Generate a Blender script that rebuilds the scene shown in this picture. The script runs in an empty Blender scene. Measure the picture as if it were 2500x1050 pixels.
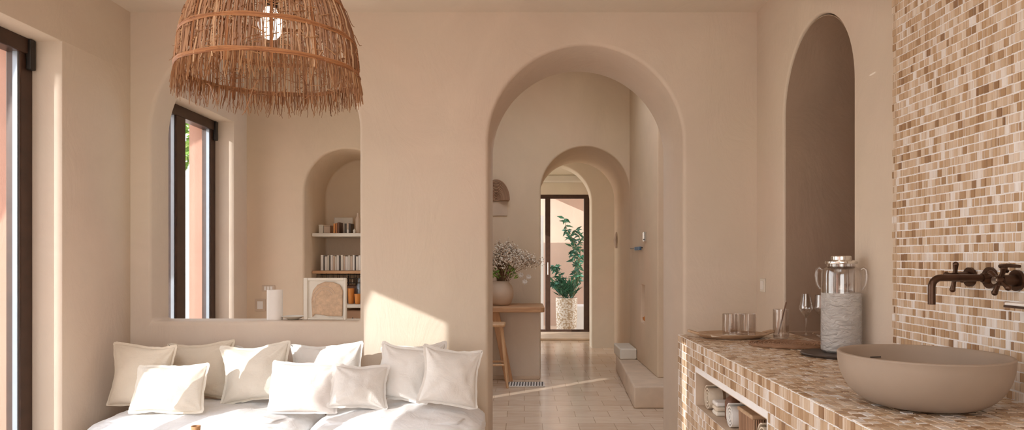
import bpy, bmesh, math, random
from mathutils import Vector, Matrix, noise
from math import sin, cos, pi, radians, sqrt
random.seed(11)
S = bpy.context.scene
COL = S.collection
CAMZ, F = 1.24, 1700.0
# ------------------------------------------------------------------ helpers
def link(o, parent=None):
    COL.objects.link(o)
    if parent is not None: o.parent = parent
    return o
def tag(o, label=None, cat=None, group=None, kind=None):
    if label: o['label'] = label
    if cat: o['category'] = cat
    if group: o['group'] = group
    if kind: o['kind'] = kind
    return o
def thing(name, label, cat, loc=(0,0,0), rz=0.0, group=None):
    o = bpy.data.objects.new(name, None); o.empty_display_size = .05
    link(o); o.location = loc; o.rotation_euler = (0,0,rz)
    return tag(o, label, cat, group)
def obj(name, bm, mats, parent=None, smooth=False, bevel=0, seg=2, auto=True):
    me = bpy.data.meshes.new(name)
    bmesh.ops.recalc_face_normals(bm, faces=bm.faces)
    bm.to_mesh(me); bm.free()
    if not isinstance(mats, (list, tuple)): mats = [mats]
    for m in mats: me.materials.append(m)
    if smooth:
        for p in me.polygons: p.use_smooth = True
        if auto:
            try: me.set_sharp_from_angle(angle=radians(42))
            except Exception: pass
    o = bpy.data.objects.new(name, me); link(o, parent)
    if bevel:
        b = o.modifiers.new('bevel', 'BEVEL'); b.width = bevel; b.segments = seg; b.limit_method = 'ANGLE'; b.angle_limit = radians(40)
        b.harden_normals = False
    return o
def box(bm, a, b, mi=0):
    x0,y0,z0 = a; x1,y1,z1 = b
    v = [bm.verts.new(p) for p in ((x0,y0,z0),(x1,y0,z0),(x1,y1,z0),(x0,y1,z0),(x0,y0,z1),(x1,y0,z1),(x1,y1,z1),(x0,y1,z1))]
    for f in ((0,3,2,1),(4,5,6,7),(0,1,5,4),(1,2,6,5),(2,3,7,6),(3,0,4,7)):
        fc = bm.faces.new([v[i] for i in f]); fc.material_index = mi
    return bm
def BX(a, b): return box(bmesh.new(), a, b)
def tube(bm, pts, r, n=8, cap=True, mi=0):
    pts = [Vector(p) for p in pts]
    rs = r if isinstance(r, (list,tuple)) else [r]*len(pts)
    t = (pts[1]-pts[0]).normalized()
    up = Vector((0,0,1)) if abs(t.z) < .9 else Vector((1,0,0))
    nrm = t.cross(up).normalized(); rings = []
    for i,p in enumerate(pts):
        if i == 0: d = pts[1]-pts[0]
        elif i == len(pts)-1: d = pts[-1]-pts[-2]
        else: d = pts[i+1]-pts[i-1]
        if d.length < 1e-9: d = t
        d.normalize(); nrm = (nrm - d*nrm.dot(d))
        if nrm.length < 1e-6: nrm = d.orthogonal()
        nrm.normalize(); bn = d.cross(nrm)
        rings.append([bm.verts.new(p + (nrm*cos(2*pi*k/n) + bn*sin(2*pi*k/n))*rs[i]) for k in range(n)])
    for a,b in zip(rings, rings[1:]):
        for k in range(n):
            f = bm.faces.new((a[k], a[(k+1)%n], b[(k+1)%n], b[k])); f.material_index = mi
    if cap:
        bm.faces.new(rings[0][::-1]).material_index = mi; bm.faces.new(rings[-1]).material_index = mi
    return bm
def lathe(bm, prof, n=48, c=(0,0,0), sx=1, sy=1, closed=False, mi=0, wob=None):
    rings = []
    for (r,z) in prof:
        if r < 1e-6: rings.append([bm.verts.new((c[0],c[1],c[2]+z))])
        else:
            rings.append([bm.verts.new((c[0]+r*sx*cos(2*pi*k/n)*(wob(k*2*pi/n,z) if wob else 1), c[1]+r*sy*sin(2*pi*k/n)*(wob(k*2*pi/n,z) if wob else 1), c[2]+z)) for k in range(n)])
    prs = list(zip(rings, rings[1:]))
    if closed: prs.append((rings[-1], rings[0]))
    for a,b in prs:
        for k in range(n):
            k2 = (k+1)%n
            if len(a)==1 and len(b)==1: continue
            if len(a)==1: f = bm.faces.new((a[0], b[k2], b[k]))
            elif len(b)==1: f = bm.faces.new((a[k], a[k2], b[0]))
            else: f = bm.faces.new((a[k], a[k2], b[k2], b[k]))
            f.material_index = mi
    return bm
def prism(outline, y0, y1, axis='Y'):
    """outline of 2D points extruded; axis Y: (x,z)->y, axis X: (y,z)->x, axis Z: (x,y)->z"""
    bm = bmesh.new()
    def P(p,t): return {'Y':(p[0],t,p[1]), 'X':(t,p[0],p[1]), 'Z':(p[0],p[1],t)}[axis]
    a = [bm.verts.new(P(p,y0)) for p in outline]; b = [bm.verts.new(P(p,y1)) for p in outline]
    bm.faces.new(a); bm.faces.new(b[::-1])
    n = len(a)
    for i in range(n): bm.faces.new((a[i], b[i], b[(i+1)%n], a[(i+1)%n]))
    bmesh.ops.recalc_face_normals(bm, faces=bm.faces)
    return bm
def arch(x0, x1, z0, zs, n=40, rz=None):
    """outline of an arched opening, spring height zs"""
    c, r = (x0+x1)/2, (x1-x0)/2; rz = rz or r
    return [(x0,z0),(x1,z0)] + [(c+r*cos(pi*k/n), zs+rz*sin(pi*k/n)) for k in range(n+1)]
def cut(o, cutters, bevel=0, seg=3, angle=35):
    for bm in cutters:
        me = bpy.data.meshes.new('c'); bmesh.ops.recalc_face_normals(bm, faces=bm.faces); bm.to_mesh(me); bm.free()
        c = bpy.data.objects.new('c', me); COL.objects.link(c); c.parent = o.parent; bpy.context.view_layer.update()
        m = o.modifiers.new('b','BOOLEAN'); m.object = c; m.operation='DIFFERENCE'; m.solver='EXACT'
        dg = bpy.context.evaluated_depsgraph_get(); dg.update()
        new = bpy.data.meshes.new_from_object(o.evaluated_get(dg)); o.modifiers.clear(); o.data = new
        bpy.data.objects.remove(c)
    bm = bmesh.new(); bm.from_mesh(o.data)
    bmesh.ops.remove_doubles(bm, verts=bm.verts, dist=1e-5)
    bmesh.ops.dissolve_limit(bm, angle_limit=radians(1), verts=bm.verts, edges=bm.edges)
    bm.to_mesh(o.data); bm.free()
    for p in o.data.polygons: p.use_smooth = True
    if bevel:
        b = o.modifiers.new('bevel','BEVEL'); b.width=bevel; b.segments=seg; b.limit_method='ANGLE'; b.angle_limit=radians(angle)
        dg = bpy.context.evaluated_depsgraph_get(); dg.update()
        new = bpy.data.meshes.new_from_object(o.evaluated_get(dg)); o.modifiers.clear(); o.data = new
    try: o.data.set_sharp_from_angle(angle=radians(33))
    except Exception: pass
    return o
# ------------------------------------------------------------------ materials
def mat(name):
    m = bpy.data.materials.new(name); m.use_nodes = True
    nt = m.node_tree; b = nt.nodes['Principled BSDF']
    return m, nt, b
def N(nt, t, **kw):
    n = nt.nodes.new(t)
    for k,v in kw.items():
        if k in n.inputs: n.inputs[k].default_value = v
        else: setattr(n, k, v)
    return n
def L(nt, a, b): nt.links.new(a, b)
def mapping(nt, scale=(1,1,1), src='Object', rot=(0,0,0)):
    tc = N(nt,'ShaderNodeTexCoord'); mp = N(nt,'ShaderNodeMapping')
    mp.inputs['Scale'].default_value = scale; mp.inputs['Rotation'].default_value = rot
    L(nt, tc.outputs[src], mp.inputs['Vector']); return mp.outputs[0]
def ramp(nt, fac, stops, interp='LINEAR'):
    r = N(nt,'ShaderNodeValToRGB'); cr = r.color_ramp; cr.interpolation = interp
    while len(cr.elements) < len(stops): cr.elements.new(.5)
    for e,(p,c) in zip(cr.elements, stops): e.position = p; e.color = (*c,1)
    L(nt, fac, r.inputs[0]); return r.outputs[0]
def bump(nt, b, h, strength=.3, dist=.01):
    n = N(nt,'ShaderNodeBump'); n.inputs['Strength'].default_value = strength; n.inputs['Distance'].default_value = dist
    L(nt, h, n.inputs['Height']); L(nt, n.outputs[0], b.inputs['Normal']); return n
def mk(name, col, rough=.6, vary=.06, scale=8, bstr=.15, bdist=.004, bscale=None, metal=0, stretch=(1,1,1), spec=None, detail=4):
    m, nt, b = mat(name)
    v = mapping(nt, stretch)
    no = N(nt,'ShaderNodeTexNoise', Scale=scale, Detail=detail); L(nt, v, no.inputs['Vector'])
    c = ramp(nt, no.outputs['Fac'], [(.25, tuple(x*(1-vary) for x in col)), (.75, tuple(min(1,x*(1+vary)) for x in col))])
    L(nt, c, b.inputs['Base Color']); b.inputs['Roughness'].default_value = rough; b.inputs['Metallic'].default_value = metal
    if spec is not None: b.inputs['Specular IOR Level'].default_value = spec
    if bstr:
        n2 = N(nt,'ShaderNodeTexNoise', Scale=bscale or scale*4, Detail=5); L(nt, v, n2.inputs['Vector'])
        bump(nt, b, n2.outputs['Fac'], bstr, bdist)
    return m
def plaster(name, col, vary=.05):
    m, nt, b = mat(name)
    v = mapping(nt)
    n1 = N(nt,'ShaderNodeTexNoise', Scale=1.3, Detail=5, Roughness=.6, Distortion=.9); L(nt, v, n1.inputs['Vector'])
    c = ramp(nt, n1.outputs['Fac'], [(.3, tuple(x*(1-vary) for x in col)), (.7, tuple(min(1,x*(1+vary)) for x in col))])
    n0 = N(nt,'ShaderNodeTexNoise', Scale=.75, Detail=3, Roughness=.5, Distortion=.5); L(nt, v, n0.inputs['Vector'])
    hue = ramp(nt, n0.outputs['Fac'], [(.35,(1.0,1.03,1.0)),(.5,(1,1,1)),(.66,(1.04,.965,.955))])
    mx = N(nt,'ShaderNodeMix', data_type='RGBA', blend_type='MULTIPLY'); mx.inputs[0].default_value = .6
    L(nt, c, mx.inputs[6]); L(nt, hue, mx.inputs[7]); L(nt, mx.outputs[2], b.inputs['Base Color']); b.inputs['Roughness'].default_value = .62; b.inputs['Specular IOR Level'].default_value = .3
    # trowel smears: stretched, distorted noise
    v2 = mapping(nt, (1,1,.55), rot=(.5,.4,.3))
    n2 = N(nt,'ShaderNodeTexNoise', Scale=3.2, Detail=7, Roughness=.62, Distortion=1.8); L(nt, v2, n2.inputs['Vector'])
    bump(nt, b, n2.outputs['Fac'], .28, .02)
    return m
M = {}
M['plaster'] = plaster('beige lime plaster', (.70,.60,.50))
M['kitchen'] = plaster('tan kitchen plaster', (.70,.565,.425))
M['ceiling'] = plaster('ceiling plaster', (.74,.665,.575))
M['hall'] = plaster('pale hall plaster', (.76,.68,.56))
M['pink'] = plaster('terracotta pink render', (.50,.275,.205), .08)
M['court'] = plaster('dusty pink courtyard render', (.56,.41,.33), .06)
M['whitewall'] = plaster('white garden render', (.78,.78,.78))
M['niche'] = plaster('shaded lime plaster', (.42,.31,.235), .08)  # colour darkened to carry the shade of the deep recess
M['bronze'] = mk('dark bronze window metal', (.060,.030,.019), .38, .25, 14, .08, .002, metal=.25)
M['bead'] = mk('pale glazing bead', (.36,.43,.50), .3, .05, 10, .03, .001, metal=.5)
M['tapmetal'] = mk('brushed bronze tap', (.085,.045,.028), .3, .25, 20, .08, .001, metal=.75)
M['nickel'] = mk('bright nickel', (.75,.72,.68), .18, .05, 10, 0, metal=1)
M['concrete'] = mk('taupe concrete basin', (.35,.272,.21), .62, .06, 9, .12, .002, bscale=60)
M['slot'] = mk('dark slot', (.04,.03,.025), .5, .1, 9, 0)
M['linen_white'] = None
def fabric(name, col, sc=420, vary=.05):
    m, nt, b = mat(name)
    v = mapping(nt)
    n1 = N(nt,'ShaderNodeTexNoise', Scale=5, Detail=5, Roughness=.6); L(nt, v, n1.inputs['Vector'])
    c = ramp(nt, n1.outputs['Fac'], [(.3, tuple(x*(1-vary) for x in col)), (.7, tuple(min(1,x*(1+vary)) for x in col))])
    L(nt, c, b.inputs['Base Color']); b.inputs['Roughness'].default_value = .9; b.inputs['Specular IOR Level'].default_value = .15
    b.inputs['Sheen Weight'].default_value = .15
    w1 = N(nt,'ShaderNodeTexNoise', Scale=1, Detail=3, Roughness=.6); v2 = mapping(nt, (sc*.12, sc, sc)); L(nt, v2, w1.inputs['Vector'])
    w2 = N(nt,'ShaderNodeTexNoise', Scale=9, Detail=5, Roughness=.55, Distortion=1.2); L(nt, v, w2.inputs['Vector'])
    ad = N(nt,'ShaderNodeMath', operation='MULTIPLY_ADD'); L(nt, w1.outputs['Fac'], ad.inputs[0]); ad.inputs[1].default_value = .12; L(nt, w2.outputs['Fac'], ad.inputs[2])
    bump(nt, b, ad.outputs[0], .55, .012)
    return m
M['linen_white'] = fabric('white linen', (.84,.82,.79))
M['linen_ivory'] = fabric('ivory linen', (.80,.75,.66))
M['linen_beige'] = fabric('oatmeal linen', (.72,.63,.51))
M['linen_grey'] = fabric('pale grey linen', (.77,.735,.71))
M['sofa'] = fabric('white sofa cotton', (.86,.86,.865))
M['sofabase'] = fabric('sand sofa cover', (.72,.63,.52))
def wood(name, c1, c2, sc=3, stretch=(14,14,1.2), rough=.5):
    m, nt, b = mat(name); v = mapping(nt, stretch)
    n1 = N(nt,'ShaderNodeTexNoise', Scale=sc, Detail=6, Roughness=.6, Distortion=.6); L(nt, v, n1.inputs['Vector'])
    L(nt, ramp(nt, n1.outputs['Fac'], [(.3,c1),(.7,c2)]), b.inputs['Base Color']); b.inputs['Roughness'].default_value = rough
    bump(nt, b, n1.outputs['Fac'], .15, .003); return m
M['oak'] = wood('warm oak', (.40,.20,.09), (.60,.34,.17))
M['oak_x'] = wood('warm oak top', (.42,.22,.11), (.62,.37,.20), stretch=(1.2,14,14))
M['pinewood'] = wood('light oak', (.55,.33,.17), (.74,.49,.29))
M['walnut'] = wood('dark walnut', (.13,.06,.035), (.24,.12,.07))
M['tray'] = wood('tan wooden tray', (.42,.27,.16), (.62,.44,.29), stretch=(1.5,12,12))
def stone(name, col, rough=.5):
    return mk(name, col, rough, .12, 6, .25, .006, bscale=30)
M['travertine'] = stone('travertine', (.62,.49,.37))
M['slate'] = stone('dark slate dish', (.085,.065,.055), .45)
M['ceramic'] = mk('sandy ceramic', (.60,.47,.36), .55, .08, 7, .1, .002)
M['cream'] = mk('cream paint', (.74,.70,.62), .5, .04, 7, .05, .001)
M['white'] = mk('white card', (.84,.80,.76), .6, .02, 4, .03, .001)
M['orange'] = mk('orange glaze', (.72,.28,.06), .35, .12, 7, .05, .001)
M['terracotta'] = mk('terracotta', (.55,.24,.10), .6, .12, 7, .1, .002)
M['blue'] = mk('blue enamel', (.06,.14,.26), .4, .15, 30, .05, .001)
M['black'] = mk('black metal', (.03,.025,.022), .4, .2, 20, .03, .001, metal=.4)
M['charcoal'] = mk('charcoal print', (.10,.085,.075), .7, .2, 20, .03, .001)
M['cork'] = mk('speckled cork board', (.58,.42,.29), .8, .2, 50, .5, .006, bscale=90)
M['soil'] = mk('soil', (.05,.035,.025), .95, .3, 20, .6, .02)
# rattan
def straw(name, c1, c2, c3):
    m, nt, b = mat(name); g = N(nt,'ShaderNodeNewGeometry')
    L(nt, ramp(nt, g.outputs['Random Per Island'], [(0,c1),(.5,c2),(1,c3)]), b.inputs['Base Color'])
    b.inputs['Roughness'].default_value = .55
    b.inputs['Subsurface Weight'].default_value = 0
    return m
M['straw'] = straw('raffia straw', (.23,.10,.042), (.38,.18,.08), (.56,.33,.17))
M['straw_dark'] = straw('raffia binding', (.24,.09,.035), (.35,.14,.055), (.45,.20,.08))
M['wicker'] = straw('woven wicker', (.25,.14,.08), (.34,.19,.11), (.42,.26,.16))
# mosaic tiles
def tilemat(name, axis):
    m, nt, b = mat(name); g = N(nt,'ShaderNodeNewGeometry')
    base = ramp(nt, g.outputs['Random Per Island'], [(0,(.28,.165,.09)),(.08,(.41,.26,.145)),(.2,(.53,.375,.235)),(.45,(.61,.465,.33)),(.7,(.69,.56,.43)),(.88,(.74,.65,.56)),(1,(.84,.81,.79))])
    st = {'z':(150,150,3),'flat':(150,8,3)}[axis]
    v = mapping(nt, st); n1 = N(nt,'ShaderNodeTexNoise', Scale=1, Detail=3, Roughness=.7)
    L(nt, v, n1.inputs['Vector'])
    s = ramp(nt, n1.outputs['Fac'], [(.32,(.66,.52,.40)),(.45,(1,.98,.95)),(.55,(1,1,1)),(.68,(1.12,1.16,1.20))])
    mx = N(nt,'ShaderNodeMix', data_type='RGBA', blend_type='MULTIPLY'); mx.inputs[0].default_value = .85
    L(nt, base, mx.inputs[6]); L(nt, s, mx.inputs[7]); L(nt, mx.outputs[2], b.inputs['Base Color'])
    b.inputs['Roughness'].default_value = .28
    bump(nt, b, n1.outputs['Fac'], .12, .002)
    return m
M['tile'] = tilemat('striped stone mosaic', 'z'); M['tile_top'] = tilemat('striped stone mosaic top', 'flat')
M['grout'] = mk('white grout', (.88,.88,.89), .7, .03, 20, .2, .001, bscale=120)
# thin glass
def glass(name, tint=(.97,.98,.985), edge=.9, base=.04, rough=.01):
    m, nt, b = mat(name); nt.nodes.remove(b)
    out = [n for n in nt.nodes if n.type=='OUTPUT_MATERIAL'][0]
    lw = N(nt,'ShaderNodeLayerWeight', Blend=.35)
    mr = N(nt,'ShaderNodeMapRange'); mr.inputs['To Min'].default_value = base; mr.inputs['To Max'].default_value = edge
    pw = N(nt,'ShaderNodeMath', operation='POWER'); L(nt, lw.outputs['Facing'], pw.inputs[0]); pw.inputs[1].default_value = 2.2
    L(nt, pw.outputs[0], mr.inputs['Value'])
    tr = N(nt,'ShaderNodeBsdfTransparent'); tr.inputs[0].default_value = (*tint,1)
    gl = N(nt,'ShaderNodeBsdfGlossy', Roughness=rough); gl.inputs[0].default_value = (1,1,1,1)
    mx = N(nt,'ShaderNodeMixShader'); L(nt, mr.outputs[0], mx.inputs[0]); L(nt, tr.outputs[0], mx.inputs[1]); L(nt, gl.outputs[0], mx.inputs[2])
    L(nt, mx.outputs[0], out.inputs['Surface']); return m
M['pane'] = glass('window glass', (.99,.99,.99), .5, .02)
M['glass'] = glass('clear drinking glass', (.92,.90,.885), .95, .10)
M['glass_fine'] = glass('fine clear glass', (.92,.91,.90), .98, .16)
m, nt, b = mat('frosted rippled glass'); M['frost'] = m
b.inputs['Base Color'].default_value = (.82,.80,.78,1); b.inputs['Roughness'].default_value = .12; b.inputs['Alpha'].default_value = .55; b.inputs['Specular IOR Level'].default_value = .9
v = mapping(nt, (1,1,2.2)); n1 = N(nt,'ShaderNodeTexNoise', Scale=26, Detail=5, Distortion=1.5); L(nt, v, n1.inputs['Vector']); bump(nt, b, n1.outputs['Fac'], .9, .02)
m, nt, b = mat('lamp bulb'); M['bulb'] = m
b.inputs['Base Color'].default_value = (1,.95,.88,1); b.inputs['Emission Color'].default_value = (1,.88,.74,1); b.inputs['Emission Strength'].default_value = 2.2
# floor
m, nt, b = mat('polished travertine tiles'); M['floor'] = m
v = mapping(nt); br = N(nt,'ShaderNodeTexBrick'); L(nt, v, br.inputs['Vector'])
br.inputs['Scale'].default_value = 1; br.inputs['Brick Width'].default_value = .27; br.inputs['Row Height'].default_value = .21; br.inputs['Mortar Size'].default_value = .0028
br.inputs['Color1'].default_value = (.66,.51,.385,1); br.inputs['Color2'].default_value = (.76,.62,.485,1); br.inputs['Mortar'].default_value = (.42,.31,.22,1); br.inputs['Bias'].default_value = .1
v2 = mapping(nt, (1,5,1)); n1 = N(nt,'ShaderNodeTexNoise', Scale=5, Detail=6, Distortion=1.2); L(nt, v2, n1.inputs['Vector'])
s = ramp(nt, n1.outputs['Fac'], [(.3,(.84,.78,.72)),(.65,(1,1,1))]); mx = N(nt,'ShaderNodeMix', data_type='RGBA', blend_type='MULTIPLY'); mx.inputs[0].default_value=.8
L(nt, br.outputs['Color'], mx.inputs[6]); L(nt, s, mx.inputs[7]); L(nt, mx.outputs[2], b.inputs['Base Color'])
b.inputs['Roughness'].default_value = .2
n3 = N(nt,'ShaderNodeTexNoise', Scale=3, Detail=2); L(nt, v, n3.inputs['Vector'])
ad = N(nt,'ShaderNodeMath', operation='MULTIPLY_ADD'); L(nt, br.outputs['Fac'], ad.inputs[0]); ad.inputs[1].default_value=-.25; L(nt, n3.outputs['Fac'], ad.inputs[2]); bump(nt, b, ad.outputs[0], .25, .006)
def leafmat(name, cols, rough=.45):
    m, nt, b = mat(name); g = N(nt,'ShaderNodeNewGeometry')
    L(nt, ramp(nt, g.outputs['Random Per Island'], [(i/(len(cols)-1),c) for i,c in enumerate(cols)]), b.inputs['Base Color'])
    b.inputs['Roughness'].default_value = rough; return m
M['leaf'] = leafmat('glossy dark leaves', [(.015,.10,.06),(.03,.17,.10),(.10,.30,.17)], .3)
M['ivy'] = leafmat('fresh garden leaves', [(.08,.22,.03),(.22,.42,.07),(.5,.65,.2)])
M['stem'] = mk('green stem', (.16,.20,.07), .6, .2, 20, 0)
M['twig'] = mk('brown twig', (.22,.13,.07), .7, .2, 20, 0)
M['blossom'] = leafmat('dried blossom', [(.42,.30,.20),(.66,.53,.41),(.80,.73,.63),(.88,.84,.77)], .8)
m, nt, b = mat('shell mosaic pot'); M['potshell'] = m
v = mapping(nt, (1,1,1.4)); vo = N(nt,'ShaderNodeTexVoronoi', Scale=26); L(nt, v, vo.inputs['Vector'])
L(nt, ramp(nt, vo.outputs['Distance'], [(.2,(.86,.84,.80)),(.5,(.80,.74,.65)),(.66,(.50,.38,.25))]), b.inputs['Base Color']); bump(nt, b, vo.outputs['Distance'], .5, .01)
# ------------------------------------------------------------------ camera
cam = bpy.data.cameras.new('camera'); co = bpy.data.objects.new('camera', cam); link(co)
co.location = (0,0,CAMZ); co.rotation_euler = (pi/2,0,0)
cam.sensor_width = 36; cam.lens = 36*F/2500; cam.shift_x = -.012; cam.shift_y = .0428; cam.clip_start=.05
S.camera = co
# ------------------------------------------------------------------ shell
XL, XR, H = -2.263, 1.336, 2.656
TOP = 3.5
st = lambda o: tag(o, kind='structure')
# floor
st(obj('floor', BX((-2.7,-2.1,-.12),(3.2,12.0,0)), M['floor']))
st(obj('ground', BX((-14,-12,-.3),(10,26,-.121)), M['travertine']))
# ceiling of the near room and of the rooms behind
st(obj('ceiling', BX((-2.7,-2.0,H),(XR+.02,4.3,H+.2)), M['ceiling'])); cut(bpy.data.objects['ceiling'], [BX((-2.1,-1.4,H-.1),(-.3,1.3,H+.4))])  # the cut is an unseen skylight, added to brighten this room
st(obj('ceiling_kitchen', BX((-2.7,4.0,TOP),(3.2,8.2,TOP+.2)), M['ceiling'])); cut(bpy.data.objects['ceiling_kitchen'], [BX((-.75,4.8,TOP-.2),(1.0,6.85,TOP+.5))])  # skylight hole added out of view to light the kitchen
st(obj('wall_sun_curb', prism([(-.95,4.55),(1.05,4.55),(1.05,4.65),(-.85,4.65),(-.85,7.5),(-.95,7.5)],3.7,4.9,'Z'), M['ceiling']))  # unseen curb, added to stop sun falling through the kitchen skylight
st(obj('ceiling_hall', BX((-1.2,8.5,2.62),(3.2,11.6,2.82)), M['hall']))
# left wall with window openings
lw_ = obj('wall_left', BX((-2.60,-3.4,-.02),(XL,7.8,TOP)), M['plaster'])
cuts = [BX((-3,.42,-.1),(-2,.80,2.305)), BX((-3,-1.7,-.1),(-2,.10,2.305)), BX((-3,1.25,-.1),(-2,3.41,2.305)), BX((-3,4.225,-.1),(-2,5.43,2.307))]
st(cut(lw_, cuts, .004, 2))
st(obj('wall_sun_fin', BX((-2.60,-3.4,TOP-.01),(-2.40,-.7,4.5)), M['plaster']))  # added fin, out of view, blocking sun from behind the camera
# back wall : thin where the hatch is, deep where the archway is
prof = [(-2.61,4.0),(1.60,4.0),(1.60,4.59),(-.72,4.59),(-.72,4.22),(-2.61,4.22)]
bw = obj('wall_back', prism(prof, -.02, TOP, 'Z'), M['plaster'])
hatch = arch(-2.148,-.946,.88,1.965,56)
ar1 = arch(-.207,.913,-.1,1.908,56)
st(cut(bw, [prism(hatch,3.5,5.0), prism(ar1,3.5,5.2)], .022, 4))
# right wall with arched recess
rw = obj('wall_right', BX((XR,-2.0,-.02),(2.3,4.02,H+.2)), M['plaster'])
st(cut(rw, [prism(arch(2.825,3.594,.862,1.965,48),1.0,1.95,'X')], .012, 3))
# liner of the recess; its shade is put into a darker plaster colour
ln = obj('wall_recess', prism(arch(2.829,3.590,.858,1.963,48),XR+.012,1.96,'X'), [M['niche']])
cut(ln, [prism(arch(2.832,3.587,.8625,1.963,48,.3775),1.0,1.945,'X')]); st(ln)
rr_ = obj('wall_rear', BX((-2.3,-2.12,-.02),(XR+.5,-2.0,H+.2)), M['plaster']); st(cut(rr_, [BX((-1.5,-2.4,-.1),(.5,-1.8,2.2))]))
# kitchen : niche block, right wall panel, second arch wall
kb = obj('wall_kitchen_left', BX((-2.3,5.68,-.02),(-1.02,6.45,TOP)), M['kitchen'])
st(cut(kb, [prism(arch(-1.794,-1.10,.40,1.79,40),5.4,6.29)], .02, 3))
a2 = obj('wall_kitchen_back', prism([(-2.3,7.8),(3.2,7.8),(3.2,9.12),(-.6,9.12),(-.6,8.0),(-2.3,8.0)],-.02,TOP+.2,'Z'), M['kitchen'])
ar2 = arch(.184,1.178,-.1,2.0,48)
st(cut(a2, [prism(ar2,7.5,9.4)], .02, 4))
kr = obj('wall_kitchen_right', BX((1.18,6.17,.186),(1.75,7.81,TOP)), M['kitchen'])
st(cut(kr, [BX((1.0,6.83,.60),(1.30,7.05,.98))], .012, 3))
st(obj('wall_kitchen_outer', BX((1.9,4.5,-.02),(2.3,7.9,TOP)), M['niche']))
# hall with third arch
a3 = obj('wall_hall', BX((-1.0,9.7,-.02),(3.2,10.0,2.62)), M['hall'])
st(cut(a3, [prism(arch(-.10,.935,-.1,2.03,48),9.5,10.2)], .02, 3))
he = obj('wall_hall_back', BX((-1.2,11.5,-.02),(3.2,11.75,2.85)), M['hall'])
st(cut(he, [BX((-.05,11.3,-.1),(1.075,11.9,2.30))]))
st(obj('wall_hall_right', BX((1.5,10.0,-.02),(1.7,11.5,2.62)), M['hall']))
hl = obj('wall_hall_left', BX((-1.2,9.1,-.02),(-1.0,11.5,2.62)), M['hall'])
st(cut(hl, [BX((-1.4,9.2,-.1),(-.9,11.3,2.3))]))
st(obj('trim_hall', BX((-1.0,11.42,2.50),(1.5,11.5,2.62)), M['cream'], bevel=.02))
# two threshold steps in front of the hall door
st(obj('trim_step', BX((-.9,10.55,0),(1.4,11.5,.035)), M['travertine'], bevel=.008))
# ------------------------------------------------------------------ windows
def window(name, y0, y1, ztop, stiles, x=-2.407):
    w = st(thing(name, None, None))
    xo = x-.07
    def fr(nm, a, b, m='bronze', bev=.006): return obj(nm, BX(a,b), M[m], w, bevel=bev)
    hz = ztop
    fr('head_rail', (xo,y0,hz-.075),(x+.012,y1,hz))
    fr('sill_rail', (xo,y0,-.01),(x+.012,y1,.06))
    fr('side_stile', (xo,y1-.085,.05),(x,y1,hz-.07))
    fr('side_stile', (xo,y0,.05),(x,y0+.06,hz-.07))
    edges = [y0+.06]
    for (a,b) in stiles:
        fr('mullion', (xo,a,.05),(x+.006,b,hz-.07)); edges += [a,b]
    edges.append(y1-.085)
    for i in range(0,len(edges),2):
        a,b = edges[i],edges[i+1]
        f = obj('bead', BX((x-.030,b-.010,.06),(x-.008,b,hz-.075)), M['bead'], w)
        obj('bead', BX((x-.030,a,.06),(x-.008,a+.008,hz-.075)), M['bead'], w)
        obj('pane', BX((x-.033,a,.06),(x-.029,b,hz-.075)), M['pane'], w)
    obj('corner_bracket', BX((x,y1-.05,hz-.15),(x+.026,y1-.012,hz-.004)), M['black'], w, bevel=.005)
    return w
window('window_1', 1.25, 3.41, 2.305, [(2.12,2.18),(2.74,2.79)])
window('window_2', 4.225, 5.43, 2.307, [(4.81,4.94)])
window('window_3', .42, .80, 2.305, [])
window('window_added', -1.7, .10, 2.305, [(-.83,-.77)])  # unseen window, added to brighten the right wall and basin
# hall door
d = st(thing('door_1', None, None))
def db(nm,a,b,m='bronze',bev=.006): return obj(nm, BX(a,b), M[m], d, bevel=bev)
db('head_rail', (-.05,11.50,2.235),(1.075,11.57,2.30)); db('sill_rail', (-.05,11.50,.0),(1.075,11.57,.07))
db('side_stile', (.985,11.50,.06),(1.075,11.57,2.25)); db('side_stile', (-.05,11.50,.06),(.0,11.57,2.25)); db('mullion', (.345,11.49,.06),(.43,11.57,2.25))
obj('pane', BX((.43,11.53,.07),(.985,11.534,2.235)), M['pane'], d); obj('pane', BX((.0,11.53,.07),(.345,11.534,2.235)), M['pane'], d)
obj('handle', tube(bmesh.new(), [(.39,11.45,.98),(.39,11.45,1.18)], .008, 8), M['nickel'], d)
# ------------------------------------------------------------------ outside
# pink piers standing out from the house wall between the windows
st(obj('pillar_garden', BX((-2.78,3.50,-.12),(-2.60,3.96,3.6)), M['pink'], bevel=.02))
st(obj('pillar_garden', BX((-2.665,5.52,-.12),(-2.59,6.1,3.6)), M['pink'], bevel=.02))
st(obj('trim_1', BX((-2.606,3.396,-.02),(-2.479,3.4095,2.303)), M['pink']))
st(obj('trim_2', BX((-2.606,5.416,-.02),(-2.479,5.4295,2.303)), M['pink']))
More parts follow.
